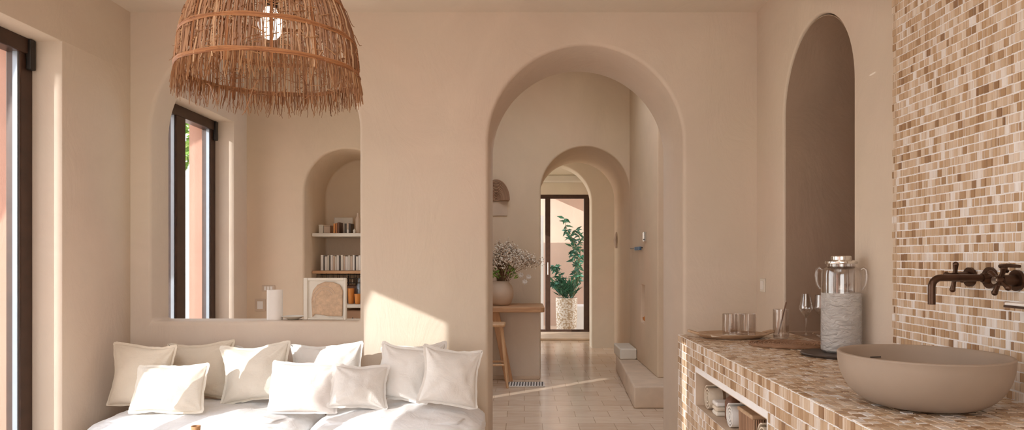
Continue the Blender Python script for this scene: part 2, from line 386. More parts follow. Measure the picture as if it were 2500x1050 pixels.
# added wall, out of view; its holes are shaped to carve the sun patches
BY, CZ = .85, .43
sun_dir = Vector((1, BY, -CZ)).normalized()
DX = 6.0
def ap(pts, dx=DX): return [(y-BY*dx, z+CZ*dx) for (y,z) in pts]
arc = obj('wall_sun_mask', BX((-2.407-DX-.05,-11,-.12),(-2.407-DX,1.3,5.0)), M['pink'])
def archpts(c, r, spring, z0=-1.5, clip0=None, clip1=None, rz=None):
    rz = rz or r
    pts = [(c-r, z0),(c+r,z0)] + [(c+r*cos(pi*k/40), spring+rz*sin(pi*k/40)) for k in range(41)]
    return [(min(max(y, clip0 if clip0 is not None else -99), clip1 if clip1 is not None else 99), z) for y,z in pts]
def hole(pts): return prism(ap([(y-.03,z) for y,z in pts]), -2.407-DX-.2, -2.407-DX+.2, 'X')
holes = [hole([(2.32,-2.5),(3.12,-2.5),(3.12,.85),(3.08,1.02),(3.0,1.16),(2.9,1.27),(2.78,1.33),(2.76,1.60),(2.72,1.735),(2.32,1.735)]),
         hole([(1.30,-2.5),(2.322,-2.5),(2.322,1.05),(2.25,1.22),(2.12,1.32),(1.98,1.30),(1.86,1.18),(1.80,1.02),(1.74,1.16),(1.64,1.30),(1.52,1.34),(1.40,1.26),(1.32,1.1)]),
         hole([(.45,-2.5),(.78,-2.5),(.78,2.7),(.45,2.7)]),
         hole([(3.288,-2.5),(4.05,-2.5),(4.05,.75),(3.95,1.1),(3.7,1.3),(3.55,1.36),(3.5,1.5),(3.288,2.4)]),
         hole([(4.16,-2.5),(5.02,-2.5),(5.02,.75),(4.92,1.0),(4.7,1.28),(4.45,1.42),(4.16,1.46)]),
         hole([(5.31,-2.5),(6.2,-2.5),(6.2,1.5),(5.9,1.9),(5.7,1.92),(5.31,2.4)])]
st(cut(arc, holes))
st(obj('wall_garden', BX((-12,9.0,-.12),(-2.8,9.25,2.38)), M['whitewall']))
st(obj('wall_courtyard', BX((-1.0,14.2,-.12),(4.2,14.4,2.62)), M['court']))
st(obj('wall_courtyard', BX((-1.3,13.0,-.12),(.36,13.25,2.05)), M['whitewall']))
st(obj('ceiling_courtyard', BX((.25,11.75,2.62),(4.2,14.6,2.8)), M['whitewall']))
def leaf(bm, p, d, up, l, w, mi=0):
    d = d.normalized(); s = d.cross(up)
    if s.length < 1e-4: s = d.orthogonal()
    s.normalize(); n = s.cross(d).normalized()
    a = bm.verts.new(p); c = bm.verts.new(p+d*l*.5 - n*l*.05); e = bm.verts.new(p+d*l + n*(-.12*l))
    b1 = bm.verts.new(p+d*l*.42+s*w*.5+n*w*.12); b2 = bm.verts.new(p+d*l*.42-s*w*.5+n*w*.12)
    for f in ((a,b1,c),(a,c,b2),(b1,e,c),(c,e,b2)): bm.faces.new(f).material_index = mi
def rv(rng=random): 
    return Vector((rng.uniform(-1,1),rng.uniform(-1,1),rng.uniform(-1,1))).normalized()
def shrub(name, label, c, r, n, size, matn='ivy'):
    t = thing(name, label, 'shrub', (c[0],c[1],-.12))
    bm = bmesh.new(); o0 = Vector(t.location)
    for i in range(n):
        q = rv(); rr = random.random()**.4
        p = Vector((c[0]+q.x*r[0]*rr, c[1]+q.y*r[1]*rr, c[2]+q.z*r[2]*rr)) - o0
        leaf(bm, p, (q+rv()*.8), rv(), size*random.uniform(.6,1.3), size*.6)
    f = obj('foliage', bm, M[matn], t); f['kind'] = 'stuff'
    bm = bmesh.new()
    for k in range(7):
        e = Vector((c[0]+random.uniform(-.8,.8)*r[0], c[1], c[2]+random.uniform(-.3,.6)*r[2]))-o0
        tube(bm, [(e.x*.3,0,0),((e.x)*.6,random.uniform(-.05,.05),e.z*.5),e], [.02,.014,.006], 5)
    obj('branches', bm, M['twig'], t)
    return t
shrub('climbing_shrub', 'sunlit green climber on top of the white garden wall, seen through the left pane', (-4.4,9.65,3.05), (.55,.3,.68), 1500, .11)
shrub('climbing_shrub', 'leafy green climber on the white garden wall, seen beside the pink pier', (-3.30,9.65,3.15), (.34,.3,.75), 1200, .10)
# ------------------------------------------------------------------ mosaic
def mosaic(bm, o, u, v, nrm, nu, nv, rowh, tmin, tmax, g=.0034, th=.0022, skip=None, ragged=0, lines='v'):
    """rows run along u and are stacked along v; each tile is a tiny raised slab"""
    o, u, v, nrm = Vector(o), Vector(u), Vector(v), Vector(nrm)
    nr = int(round(nv/rowh)); rh = nv/nr
    for r in range(nr):
        x = -random.uniform(0, ragged) if ragged else 0
        while x < nu:
            w = (tmin+tmax)/2*random.choice((1,1,1,1,.5,.5,1.5)) if (lines=='v' and not ragged) else random.uniform(tmin, tmax)
            if ragged: w = .0215 if random.random() < .72 else .01075
            w2 = min(w, nu-x)
            if w2 < .004: break
            ju = [random.uniform(-.0008,.0008) for _ in range(4)]
            a0,a1,b0,b1 = x+g/2, x+w2-g/2, r*rh+g/2, (r+1)*rh-g/2
            if a1-a0 > .002 and not (skip and skip((a0+a1)/2,(b0+b1)/2)):
                t = th*random.uniform(.7,1.3); e = .0009
                lo = [o+u*p+v*q for p,q in ((a0+ju[0],b0+ju[1]),(a1+ju[2],b0+ju[1]),(a1+ju[2],b1+ju[3]),(a0+ju[0],b1+ju[3]))]
                cc = sum(lo, Vector())/4
                hi = [p+(cc-p).normalized()*e+nrm*t for p in lo]
                L0 = [bm.verts.new(p) for p in lo]; H0 = [bm.verts.new(p) for p in hi]
                bm.faces.new(H0).material_index = 1
                for k in range(4): bm.faces.new((L0[k],L0[(k+1)%4],H0[(k+1)%4],H0[k])).material_index = 1
            x += w2
    return bm
def finish(name, bm, mats, parent=None):
    me = bpy.data.meshes.new(name); bm.to_mesh(me); bm.free()
    for m in mats: me.materials.append(m)
    o = bpy.data.objects.new(name, me); return link(o, parent)
# panel on the wall behind the basin
PX = 1.303
t = thing('mosaic_backsplash', 'tall wall panel of striped beige and brown stone mosaic behind the basin and tap', 'backsplash', (PX,1.6,.863))
bm = bmesh.new(); box(bm, (0,-.85,.0),(XR-PX-.0005,.835,H-.864))
mosaic(bm, (0,.855,0), (0,-1,0), (0,0,1), (-1,0,0), 1.70, H-.864, .0262, .010, .026, ragged=.012)
# rounded end of the panel
mosaic(bm, (.002,.836,0), (0,0,1), (1,0,0), (0,1,0), H-.864, .030, .015, .02, .03)
finish('tile_face', bm, [M['grout'], M['tile']], t)
# counter
CX, CY1, CZT = .766, 3.47, .862
t = thing('mosaic_counter', 'long counter clad in small striped stone mosaic with a recessed shelf in its front', 'counter', (CX,1.0,0))
cb = obj('body', BX((0,0,0),(XR-CX,CY1-1.0-.0,CZT)), M['grout'], t)
RY0, RY1, RZ0, RZ1 = 1.20, 2.12, .585, .735
cut(cb, [BX((-.1,RY0,RZ0),(.30,RY1,RZ1))])
bm = bmesh.new()
mosaic(bm, (0,0,CZT), (0,1,0), (1,0,0), (0,0,1), CY1-1.0, XR-CX, .0262, .014, .032)
finish('top_tiles', bm, [M['grout'], M['tile_top']], t)
bm = bmesh.new()
mosaic(bm, (0,0,0), (0,1,0), (0,0,1), (-1,0,0), CY1-1.0, CZT, .0345, .012, .030, skip=lambda y,z: RY0-.01<y<RY1+.01 and RZ0-.014<z<RZ1+.014)
mosaic(bm, (0,CY1-1.0,0), (1,0,0), (0,0,1), (0,1,0), XR-CX, CZT, .0345, .012, .030)
finish('front_tiles', bm, [M['grout'], M['tile']], t)
for nm,a_,b_ in (('shelf_board',(.002,RY0,RZ0-.012),(.298,RY1,RZ0+.0005)),('shelf_lining',(.290,RY0,RZ0),(.298,RY1,RZ1)),('shelf_lining',(.002,RY0,RZ1-.004),(.29,RY1,RZ1+.004)),('shelf_lining',(.002,RY0-.004,RZ0),(.29,RY0+.004,RZ1)),('shelf_lining',(.002,RY1-.004,RZ0),(.29,RY1+.004,RZ1))):
    obj(nm, BX(a_,b_), M['travertine'], t)
# things in the recess
def rolled(name, label, y, r, l, m, z=RZ0, group=None, x=CX+.03):
    t = thing(name, label, 'towel', (x, y, z+.001), 0, group)
    bm = bmesh.new(); prof = []
    n = 60
    pts = []
    for k in range(n+1):
        a = 6.5*pi*k/n; rr = r*(.12+.88*k/n); pts.append((rr*cos(a), rr*sin(a)+r))
    th = r*.10
    # spiral strip with thickness
    inn = [Vector((p[0],p[1])) for p in pts]; outl = []
    for i,p in enumerate(inn):
        c = Vector((0,r)); d = (p-c).normalized(); outl.append(p+d*th)
    ring = [(p.x,p.y) for p in inn] + [(p.x,p.y) for p in reversed(outl)]
    for yy in (0,): pass
    va = [[bm.verts.new((xx, q[0], max(q[1],0))) for q in ring] for xx in (0,l)]
    k = len(ring)
    for i in range(k): bm.faces.new((va[0][i],va[0][(i+1)%k],va[1][(i+1)%k],va[1][i]))
    for i in range(n):
        for v_ in va: bm.faces.new((v_[i],v_[i+1],v_[k-2-i],v_[k-1-i]))
    obj('cloth', bm, m, t, smooth=True); 
    bm = bmesh.new(); lathe(bm, [(r*1.12,-.006),(r*1.14,-.006),(r*1.14,.006),(r*1.12,.006)], 24, closed=True)
    bmesh.ops.rotate(bm, verts=bm.verts, cent=(0,0,0), matrix=Matrix.Rotation(pi/2,3,'Y')); bmesh.ops.translate(bm, verts=bm.verts, vec=(l*.3,0,r*1.02))
    for v_ in bm.verts: v_.co.z = max(v_.co.z, .0)
    obj('band', bm, M['twig'], t)
    return t
rolled('rolled_towel','rolled tan towel at the far end of the counter shelf', 3.03, .05, .2, M['linen_beige'])
rolled('rolled_towel','rolled white towel beside the dark bottle on the counter shelf', 2.70, .045, .2, M['linen_white'])
rolled('rolled_towel','rolled oatmeal towel nearest the basin end of the counter shelf', 2.33, .05, .2, M['linen_beige'])
def bottle(name,label,cat,x,y,z,r,h,m,capm,group=None):
    t = thing(name,label,cat,(x,y,z+.001),0,group)
    obj('body', lathe(bmesh.new(), [(0,0),(r*.9,0),(r,.008),(r,h*.55),(r*.85,h*.66),(r*.36,h*.75),(r*.36,h*.88),(0,h*.88)], 28), m, t, smooth=True)
    obj('cap', lathe(bmesh.new(), [(0,h*.86),(r*.46,h*.86),(r*.46,h),(0,h)], 20), capm, t, smooth=True)
    return t
bottle('bottle','dark brown bottle in the counter shelf between the towels','bottle',CX+.08,2.83,RZ0,.03,.13,M['walnut'],M['nickel'])
t = thing('wicker_box','small woven box with vertical bands on the counter shelf','box',(CX+.1,2.52,RZ0+.001))
bm = bmesh.new()
for k in range(22):
    y = -.075+k*.15/21; tube(bm,[(-.062,y,.0),(-.064,y,.09)],.0036,6)
for k in range(16):
    x = -.06+k*.12/15; tube(bm,[(x,-.077,.0),(x,-.079,.09)],.0036,6)
    tube(bm,[(x,.077,.0),(x,.079,.09)],.0036,6)
obj('weave', bm, M['wicker'], t); obj('lid', BX((-.07,-.084,.09),(.07,.084,.105)), M['tray'], t, bevel=.004); obj('lining', BX((-.058,-.074,.0),(.06,.074,.088)), M['linen_beige'], t)
t = thing('folded_cloth','pale cloth folded in three layers on the counter shelf beside the far towel','cloth',(CX+.11,2.92,RZ0+.001))
for k in range(3): obj('fold', BX((-.08,-.035,k*.02),(.08,.035,k*.02+.018)), [M['linen_ivory'],M['linen_beige'],M['linen_white']][k], t, bevel=.007)
# ------------------------------------------------------------------ basin
BXc, BYc = 1.020, 1.785
t = thing('vessel_basin','round taupe concrete vessel basin standing on the mosaic counter','basin',(BXc,BYc,CZT+.0035))
R, HB = .200, .128
prof = [(0,0),(.085,0),(.098,.002)]
for k in range(1,13):
    a = k/12*pi/2; prof.append((.098+(R-.098)*sin(a)**.95, .002+(HB-.002)*(1-cos(a)**1.0)))
prof += [(R+.0005,HB+.001),(R-.002,HB+.004),(R-.007,HB+.0045),(R-.011,HB+.001)]
for k in range(1,13):
    a = pi/2*(1-k/12); prof.append((.06+(R-.013-.06)*sin(a)**.95, .016+(HB-.016)*(1-cos(a))))
prof += [(0,.014)]
obj('bowl', lathe(bmesh.new(), prof, 128), M['concrete'], t, smooth=True, auto=False)
obj('drain', lathe(bmesh.new(), [(0,.0165),(.022,.0165),(.024,.018),(.018,.0195),(0,.0195)], 32), M['tapmetal'], t, smooth=True)
# overflow slot on the far inner wall
ang = radians(100); 
bm = bmesh.new(); rr = R-.0215
for k in range(9):
    pass
pts = [(rr*cos(ang+da)*1.0, rr*sin(ang+da)*1.0, .098) for da in [(-.09+.18*k/8) for k in range(9)]]
tube(bm, pts, .0016, 8); obj('overflow_slot', bm, M['slot'], t)
# ------------------------------------------------------------------ tap
TY, TZ = 1.94, 1.187
t = thing('wall_tap','dark bronze wall-mounted tap with bent spout and cross handles above the basin','tap',(PX,TY,TZ))
x0 = -.168
pts = [(-.005,0,0),(-.05,0,0),(-.10,0,0),(x0+.026,0,0)]
for k in range(1,9):
    a = pi/2*k/8; pts.append((x0+.026-.026*sin(a),0,-.026*(1-cos(a))))
pts += [(x0,0,-.05),(x0,0,-.074)]
obj('spout', tube(bmesh.new(), pts, .0098, 20), M['tapmetal'], t, smooth=True)
def cylx(bm, xa, xb, y, z, ra, rb=None, n=24): return tube(bm, [(xa,y,z),(xb,y,z)], [ra, rb or ra], n)
bm = bmesh.new(); cylx(bm,-.002,-.010,0,0,.030); cylx(bm,-.010,-.028,0,0,.017,.013)
obj('flange', bm, M['tapmetal'], t, smooth=True)
def cross(y, z, rot, xbase=-.0):
    bm = bmesh.new(); cylx(bm,-.002,-.010,y,z,.028); cylx(bm,-.010,-.045,y,z,.016,.014); cylx(bm,-.052,-.062,y,z,.0145,.012)
    b_ = obj('valve', bm, M['tapmetal'], t, smooth=True)
    bm = bmesh.new()
    for k in range(4):
        a = rot+k*pi/2; dy,dz = cos(a),sin(a)
        tube(bm, [(-.050,y+dy*.008,z+dz*.008),(-.050,y+dy*.022,z+dz*.022),(-.051,y+dy*.036,z+dz*.036)], [.0062,.0058,.0075], 14)
        bmesh.ops.create_icosphere(bm, subdivisions=2, radius=.0082, matrix=Matrix.Translation((-.051,y+dy*.038,z+dz*.038)))
    cylx(bm,-.043,-.056,y,z,.0125)
    obj('cross_handle', bm, M['tapmetal'], t, smooth=True)
cross(-.105,-.004,.5); cross(.088,.0,.2)
obj('cap', tube(bmesh.new(), [(-.060,-.105,-.004),(-.0665,-.105,-.004)], .0095, 20), M['nickel'], t, smooth=True)
bm = bmesh.new(); tube(bm, [(-.03,-.105,.020),(-.055,-.115,.034),(-.06,-.15,.036),(-.058,-.19,.034)], [.005,.0055,.0055,.004], 12)
obj('lever', bm, M['tapmetal'], t, smooth=True)
t = thing('soap_shelf','small white wall shelf beside the tap with a dark metal rim','shelf',(PX,1.765,1.118))
obj('plate', BX((-.055,-.055,.002),(-.002,.045,.009)), M['white'], t, bevel=.002); obj('rim', BX((-.057,-.057,-.004),(-.001,.047,.002)), M['bronze'], t, bevel=.0015)
# ------------------------------------------------------------------ things on the counter
ZC = CZT+.0036
t = thing('oval_tray','shallow tan wooden oval tray on the far end of the mosaic counter','tray',(.985,3.315,ZC))
obj('dish', lathe(bmesh.new(), [(0,0),(.135,0),(.168,.016),(.172,.020),(.164,.022),(.13,.008),(0,.007)], 64, sy=.70), M['tray'], t, smooth=True)
bm = bmesh.new(); tube(bm, [(.160,-.03,.020),(.195,-.022,.030),(.203,0,.032),(.195,.022,.030),(.160,.03,.020)], .006, 10); obj('handle', bm, M['tray'], t, smooth=True)
bm = bmesh.new(); tube(bm, [(-.160,-.03,.020),(-.195,-.022,.030),(-.203,0,.032),(-.195,.022,.030),(-.160,.03,.020)], .006, 10); obj('handle', bm, M['tray'], t, smooth=True)
def tumbler(name, label, x, y, z, r, h, m='glass', base=.012, group=None, flute=0):
    t = thing(name, label, 'glass', (x,y,z), 0, group)
    w = .0022
    wob = (lambda a,z_: 1+flute*cos(10*a)) if flute else None
    obj('bowl', lathe(bmesh.new(), [(r-w,base),(r-w,h-.001),(r-w*.5,h),(r,h-.001),(r,.004),(r-.004,0),(0,0)], 40, wob=wob), M[m], t, smooth=True)
    obj('base', lathe(bmesh.new(), [(0,.0015),(r-.004,.0015),(r-.003,base-.002),(0,base-.001)], 40), M[m], t, smooth=True)
    return t
zt = ZC+.0085
gs = 1700/3.32
tumbler('tumbler','left clear straight-sided tumbler standing on the oval tray', .975, 3.30, zt, .036, .105, flute=.02)
tumbler('tumbler','right clear straight-sided tumbler standing on the oval tray', 1.062, 3.30, zt, .034, .105, flute=.02)
tumbler('tumbler','back clear tumbler on the tray behind the other two', 1.02, 3.372, zt, .033, .100)
t = thing('napkin','crumpled cream napkin lying on the oval tray in front of the tumblers','napkin',(.93,3.235,zt))
bm = bmesh.new(); bmesh.ops.create_grid(bm, x_segments=24, y_segments=14, size=1)
for v_ in bm.verts:
    x,y = v_.co.x*.065, v_.co.y*.022
    v_.co = Vector((x,y,.006+.008*abs(noise.noise(Vector((x*40,y*40,3))))+.006*(1-abs(v_.co.y))))
bmesh.ops.solidify(bm, geom=list(bm.faces), thickness=.002)
obj('cloth', bm, M['linen_beige'], t, smooth=True)
tumbler('tumbler','single tall amber-tinted tumbler standing alone on the counter', 1.213, 3.29, ZC, .037, .136, base=.018)
t = thing('cutlery_tip','slim wooden stirrer leaning in the lone tumbler','stirrer',(1.213,3.29,ZC+.019))
obj('stick', tube(bmesh.new(), [(-.012,0,0),(.026,.004,.15)], [.0028,.0035], 8), M['walnut'], t)
bm = bmesh.new()
# woven coaster mat
t = thing('woven_mat','flat brown woven seagrass mat on the counter below the glasses','mat',(1.30,3.02,ZC))
for k in range(17):
    r = .012+k*.0083
    pts = [(r*1.25*cos(a)*(1+.012*sin(7*a+k)), r*.95*sin(a)*(1+.012*sin(5*a+k*2)), .0045+.0016*sin(18*a+k*pi)) for a in [2*pi*j/72 for j in range(73)]]
    tube(bm, pts, .0043, 6, cap=False)
obj('coil', bm, M['wicker'], t, smooth=True); t.location = (1.160,3.02,ZC)
# wine glasses, standing on recess sill
ZN = .8635
def goblet(label, x, y, z, rb, h, stemh, taper):
    t = thing('wine_glass', label, 'wine glass', (x,y,z))
    r0 = rb*.85
    obj('foot', lathe(bmesh.new(), [(0,0),(r0,0),(r0,.0015),(.008,.004),(.0045,.010),(0,.010)], 36), M['glass_fine'], t, smooth=True)
    obj('stem', tube(bmesh.new(), [(0,0,.008),(0,0,stemh*.5),(0,0,stemh)], [.0045,.0036,.005], 16), M['glass_fine'], t, smooth=True)
    prof = []
    bh = h-stemh
    for k in range(15):
        s = k/14; rr = rb*(sin(min(1,s*2.4)*pi/2))*(1-(taper)*max(0,s-.4)/.6); prof.append((max(rr,.001), stemh+bh*s))
    inner = [(max(a-.0014,.0004), b_+.0016) for a,b_ in prof[::-1]]
    inner[0] = (prof[-1][0]-.0014, prof[-1][1])
    obj('bowl', lathe(bmesh.new(), prof+inner, 40), M['glass_fine'], t, smooth=True)
    return t
goblet('left stemmed wine glass with tapered tall bowl, in front of the arched recess', 1.384, 3.42, ZN, .034, .205, .085, .42)
goblet('right stemmed wine glass, partly behind the big glass jar', 1.452, 3.40, ZN, .036, .20, .09, .1)
t = thing('white_dish','small white dish with a spoon beside the wine glass','dish',(1.425,3.295,ZN))
obj('bowl', lathe(bmesh.new(), [(0,0),(.02,0),(.034,.012),(.036,.013),(.033,.014),(.019,.003),(0,.003)], 40, sx=1.15), M['white'], t, smooth=True)
bm = bmesh.new(); tube(bm, [(-.02,0,.012),(-.05,-.01,.022),(-.065,-.015,.025)], [.003,.002,.003], 8); obj('spoon', bm, M['nickel'], t, smooth=True)
# dark slate plate under the jar, bridging counter and recess sill
t = thing('slate_plate','dark round slate plate under the large glass jar','plate',(1.205,2.70,ZC))
obj('disc', lathe(bmesh.new(), [(0,0),(.118,0),(.128,.008),(.124,.011),(.10,.007),(0,.007)], 64), M['slate'], t, smooth=True)
t = thing('glass_jar','large lidded glass drink jar with frosted rippled lower body and side handles','jar',(1.402,3.045,CZT+.0125)); t.location.z = CZT+.012
JR = .075
t.location = (1.247,2.74,CZT+.0125); t.rotation_euler = (0,0,-.43)
bm = lathe(bmesh.new(), [(0,0),(JR-.01,0),(JR,.008),(JR*1.0,.10),(JR*.99,.232),(JR*.99-.004,.232),(JR-.005,.012),(0,.008)], 64)
obj('frosted_body', bm, M['frost'], t, smooth=True)
bm = lathe(bmesh.new(), [(JR*.985,.232),(JR*.985,.305),(JR*.93,.325),(JR*.70,.336),(JR*.70,.346),(JR*.68,.346),(JR*.68,.334),(JR*.91,.322),(JR*.965,.303),(JR*.965,.232)], 64, closed=True)
obj('clear_neck', bm, M['glass'], t, smooth=True)
obj('lid', lathe(bmesh.new(), [(0,.346),(JR*.78,.346),(JR*.80,.350),(JR*.78,.356),(JR*.50,.362),(JR*.50,.374),(JR*.46,.377),(0,.378)], 48), M['nickel'], t, smooth=True)
for s in (-1,1):
    bm = bmesh.new(); pts = [(s*JR*.93,0,.322),(s*(JR+.004),0,.330),(s*(JR+.013),0,.322),(s*(JR+.016),0,.298),(s*(JR+.012),0,.265),(s*(JR+.001),0,.245)]
    tube(bm, pts, [.006,.0065,.006,.006,.0055,.004], 12); obj('handle', bm, M['glass'], t, smooth=True)
obj('water', lathe(bmesh.new(), [(0,.012),(JR-.008,.014),(JR-.008,.215),(0,.216)], 48), glass('still water', (.93,.93,.93), .5, .05), t, smooth=True)
# ------------------------------------------------------------------ switches
def plate(name, label, loc, axis, w, h, m='cream', rockers=1, cat='switch'):
    t = thing(name, label, cat, loc)
    def b3(a, b):
        if axis=='X': return BX((-b[2], a[0], a[1]),(-a[2], b[0], b[1]))
        return BX((a[0],-b[2],a[1]),(b[0],-a[2],b[1]))
    obj('cover', b3((-w/2,-h/2,0.0005),(w/2,h/2,.008)), M[m], t, bevel=.002)
    for k in range(rockers):
        c = (k+.5)/rockers*w*.7-w*.35
        obj('rocker', b3((c-w*.27/rockers,-h*.32,.008),(c+w*.27/rockers,h*.32,.012)), M['white'], t, bevel=.0015)
    return t
plate('light_switch','cream light switch on the right wall near the room corner',(XR,3.89,1.093),'X',.07,.075*1.0)
# ------------------------------------------------------------------ pendant
PXc, PYc, PZ = -.838, 2.30, 0
t = thing('pendant_lamp','large woven raffia pendant lamp with ragged fringe hanging by the window','pendant lamp',(PXc,PYc,H))
def prad(z):   # z world -> radius
    pts = [(1.70,.286),(1.82,.285),(1.93,.277),(2.02,.256),(2.095,.224),(2.18,.178),(2.26,.128),(2.33,.08),(2.38,.05)]
    if z <= pts[0][0]: return pts[0][1]
    for (z0,r0),(z1,r1) in zip(pts,pts[1:]):
        if z <= z1: return r0+(r1-r0)*(z-z0)/(z1-z0)
    return pts[-1][1]
def sp(a, z, dr=0): r = prad(z)+dr; return (r*cos(a), r*sin(a), z-H)
rnd = random.Random(5)
bm = bmesh.new()
for k in range(300):                                   # wavy upright strands
    a = 2*pi*k/300+rnd.uniform(-.012,.012)
    z0 = 1.80+rnd.uniform(-.02,.02); z1 = rnd.choice([2.37,2.37,2.25,2.12]); z0 += .03; n = 20; dr = rnd.uniform(-.004,.004); ph=rnd.uniform(0,99)
    pts = [sp(a+.013*noise.noise(Vector((ph,i*.55,0)))*1.3, z0+(z1-z0)*i/n, dr+.004*noise.noise(Vector((ph,i*.8,7)))) for i in range(n+1)]
    tube(bm, pts, rnd.uniform(.0014,.0030), 3, cap=False)
for k in range(1500):                                  # short cross strands
    a = rnd.uniform(0,2*pi); z = 1.84+.52*rnd.random()**1.1; da = rnd.uniform(.03,.16); sl = rnd.uniform(-.02,.02); ph=rnd.uniform(0,99)
    n = 5; dr = rnd.uniform(-.005,.006)
    pts = [sp(a+da*i/n, z+sl*i/n+.004*noise.noise(Vector((ph,i,0))), dr) for i in range(n+1)]
    tube(bm, pts, rnd.uniform(.0011,.0021), 3, cap=False)
for k in range(500):                                   # curly bits in the upper weave
    a = rnd.uniform(0,2*pi); z = rnd.uniform(2.06,2.35); r = rnd.uniform(.006,.016)
    pts = [sp(a+r*cos(q)/max(prad(z),.1), z+r*sin(q), .003) for q in [2*pi*j/7 for j in range(8)]]
    tube(bm, pts, .0017, 3, cap=False)
obj('woven_shade', bm, M['straw'], t)
for zz, nn in ((1.85,8),(1.955,8),(2.07,6),(2.17,4),(2.27,4)):
    bm = bmesh.new()
    for j in range(nn):
        ph = rnd.uniform(0,99); dz = rnd.uniform(-.006,.006)
        pts = [sp(a, zz+dz+.005*noise.noise(Vector((ph+3*cos(a),3*sin(a),0))), .004+.003*noise.noise(Vector((ph+5*cos(a),5*sin(a),2)))) for a in [2*pi*i/72 for i in range(73)]]
        tube(bm, pts, rnd.uniform(.0018,.0030), 5, cap=False)
    obj('hoop', bm, M['straw_dark'], t)
for k in range(14):
    a = 2*pi*(k+.3)/14; bm = bmesh.new()
    for j in range(4):
        ph = rnd.uniform(0,99)
        pts = [sp(a+.010*noise.noise(Vector((ph,i*.5,0)))+.005*(j-1.5), 1.815+(2.37-1.815)*i/14, .003) for i in range(15)]
        tube(bm, pts, .0018, 4, cap=False)
    obj('rib', bm, M['straw_dark'], t)
bm = bmesh.new()
for k in range(520):
    a = 2*pi*k/520+rnd.uniform(-.01,.01); l = rnd.uniform(.05,.095)+.014*noise.noise(Vector((a*5,0,0))); z0 = 1.855
    ph = rnd.uniform(0,99); sw = rnd.uniform(-.05,.05); dr = rnd.uniform(-.008,.012); n = 7
    pts = [sp(a+sw*(i/n)**2+.02*noise.noise(Vector((ph,i*.6,0)))*(i/n), z0-l*i/n, dr*(i/n)+.002) for i in range(n+1)]
    w = rnd.uniform(.0015,.003); tube(bm, pts, [w*(1-.55*i/n) for i in range(n+1)], 3, cap=False)
fr = obj('fringe', bm, M['straw'], t); fr['kind']='stuff'
for (a,z,l,s) in ((4.95,1.76,.10,-.14),(4.4,1.75,.05,.1),(.15,2.08,.06,.12),(.02,1.98,.03,.1),(3.25,1.96,.07,-.15),(3.1,2.0,.05,-.2)):
    pts = [Vector(sp(a,z))+Vector((s*.35*(i/6)*1.0,0,-l*(i/6)+.01*sin(i))) for i in range(7)]
    obj('stray_strand', tube(bmesh.new(), pts, [.0013]*6+[.0006], 4), M['straw'], t)
bm = bmesh.new(); lathe(bm, [(0,-.055),(.022,-.050),(.036,-.030),(.040,-.008),(.036,.014),(.022,.036),(.016,.050),(0,.052)], 28, c=(0,0,2.02-H)); obj('bulb', bm, M['bulb'], t, smooth=True)
bm = bmesh.new(); lathe(bm, [(0,0),(.02,0),(.022,.01),(.022,.07),(.008,.085),(0,.085)], 24, c=(0,0,2.068-H)); obj('socket', bm, M['black'], t, smooth=True)
obj('cord', tube(bmesh.new(), [(0,0,2.15-H),(0,0,-.02)], .0035, 8), M['black'], t)
obj('canopy', lathe(bmesh.new(), [(0,-.028),(.045,-.026),(.055,-.015),(.056,-.001),(0,-.001)], 32), M['straw_dark'], t, smooth=True)
bm = bmesh.new()
for k in range(3):
    a = 2*pi*k/3; tube(bm, [(0,0,2.36-H),(.06*cos(a),.06*sin(a),2.375-H)], .002, 5)
obj('shade_ring', bm, M['black'], t)
# ------------------------------------------------------------------ sofa
def puffy(a, b, c, e1=.32, e2=.16, n=72, m=40, crown=.02, seed=0, wr=.006):
    bm = bmesh.new(); sg = lambda v,p: math.copysign(abs(v)**p, v); rows = []
    for i in range(m+1):
        ph = -pi/2+pi*i/m
        row = []
        for j in range(n):
            th = 2*pi*j/n
            x = a*sg(cos(ph),e1)*sg(cos(th),e2); y = b*sg(cos(ph),e1)*sg(sin(th),e2); z = c*sg(sin(ph),e1)
            row.append((x,y,z))
        rows.append(row)
    # use a warped grid box instead for even faces
    bm.free(); bm = bmesh.new(); N1 = 44
    bmesh.ops.create_cube(bm, size=2); bmesh.ops.subdivide_edges(bm, edges=bm.edges[:], cuts=N1, use_grid_fill=True)
    for v_ in bm.verts:
        x,y,z = v_.co
        # round in plan and section
        k = 5.0; kk = (abs(x)**k+abs(y)**k)**(1/k); mx = max(abs(x),abs(y))
        if kk > 1e-6: s = mx/kk; px,py = x*s, y*s
        else: px,py = x,y
        q = max(abs(px),abs(py)); kz = 3.2; s2 = max(q,abs(z))/max((q**kz+abs(z)**kz)**(1/kz),1e-6)
        px*=s2; py*=s2; pz=z*s2
        cr = crown*(1-px*px)*(1-py*py)*(1 if z>0 else .2)
        w = wr*noise.fractal(Vector((px*a*7+seed, py*b*7, pz*3)), .7, 2.0, 4)
        fold = wr*1.3*noise.noise(Vector((px*a*14+seed+4*noise.noise(Vector((px*2,py*2,seed))), py*b*4, 3)))
        v_.co = Vector((px*a+w*(abs(px)>.8), py*b+w*(abs(py)>.8), pz*c+(cr if z>0 else -cr)+(w+fold)*(z>.2)))
    return bm
t = thing('sofa','long low white cotton sofa below the wall hatch with two puffy seat cushions','sofa',(-1.21,3.66,0))
obj('base', BX((-.965,-.27,.03),(1.0,.32,.235)), M['sofabase'], t, bevel=.04, seg=5)
obj('frame_rail', BX((-.93,-.22,.0),(.96,.28,.05)), M['oak_x'], t, bevel=.005)
c1 = obj('seat_cushion', puffy(.5525,.325,.115,crown=.03,seed=1), M['sofa'], t, smooth=True, auto=False); c1.location=(-.4375,.005,.335)
c2 = obj('seat_cushion', puffy(.4375,.325,.115,crown=.03,seed=5), M['sofa'], t, smooth=True, auto=False); c2.location=(.5625,.005,.335)
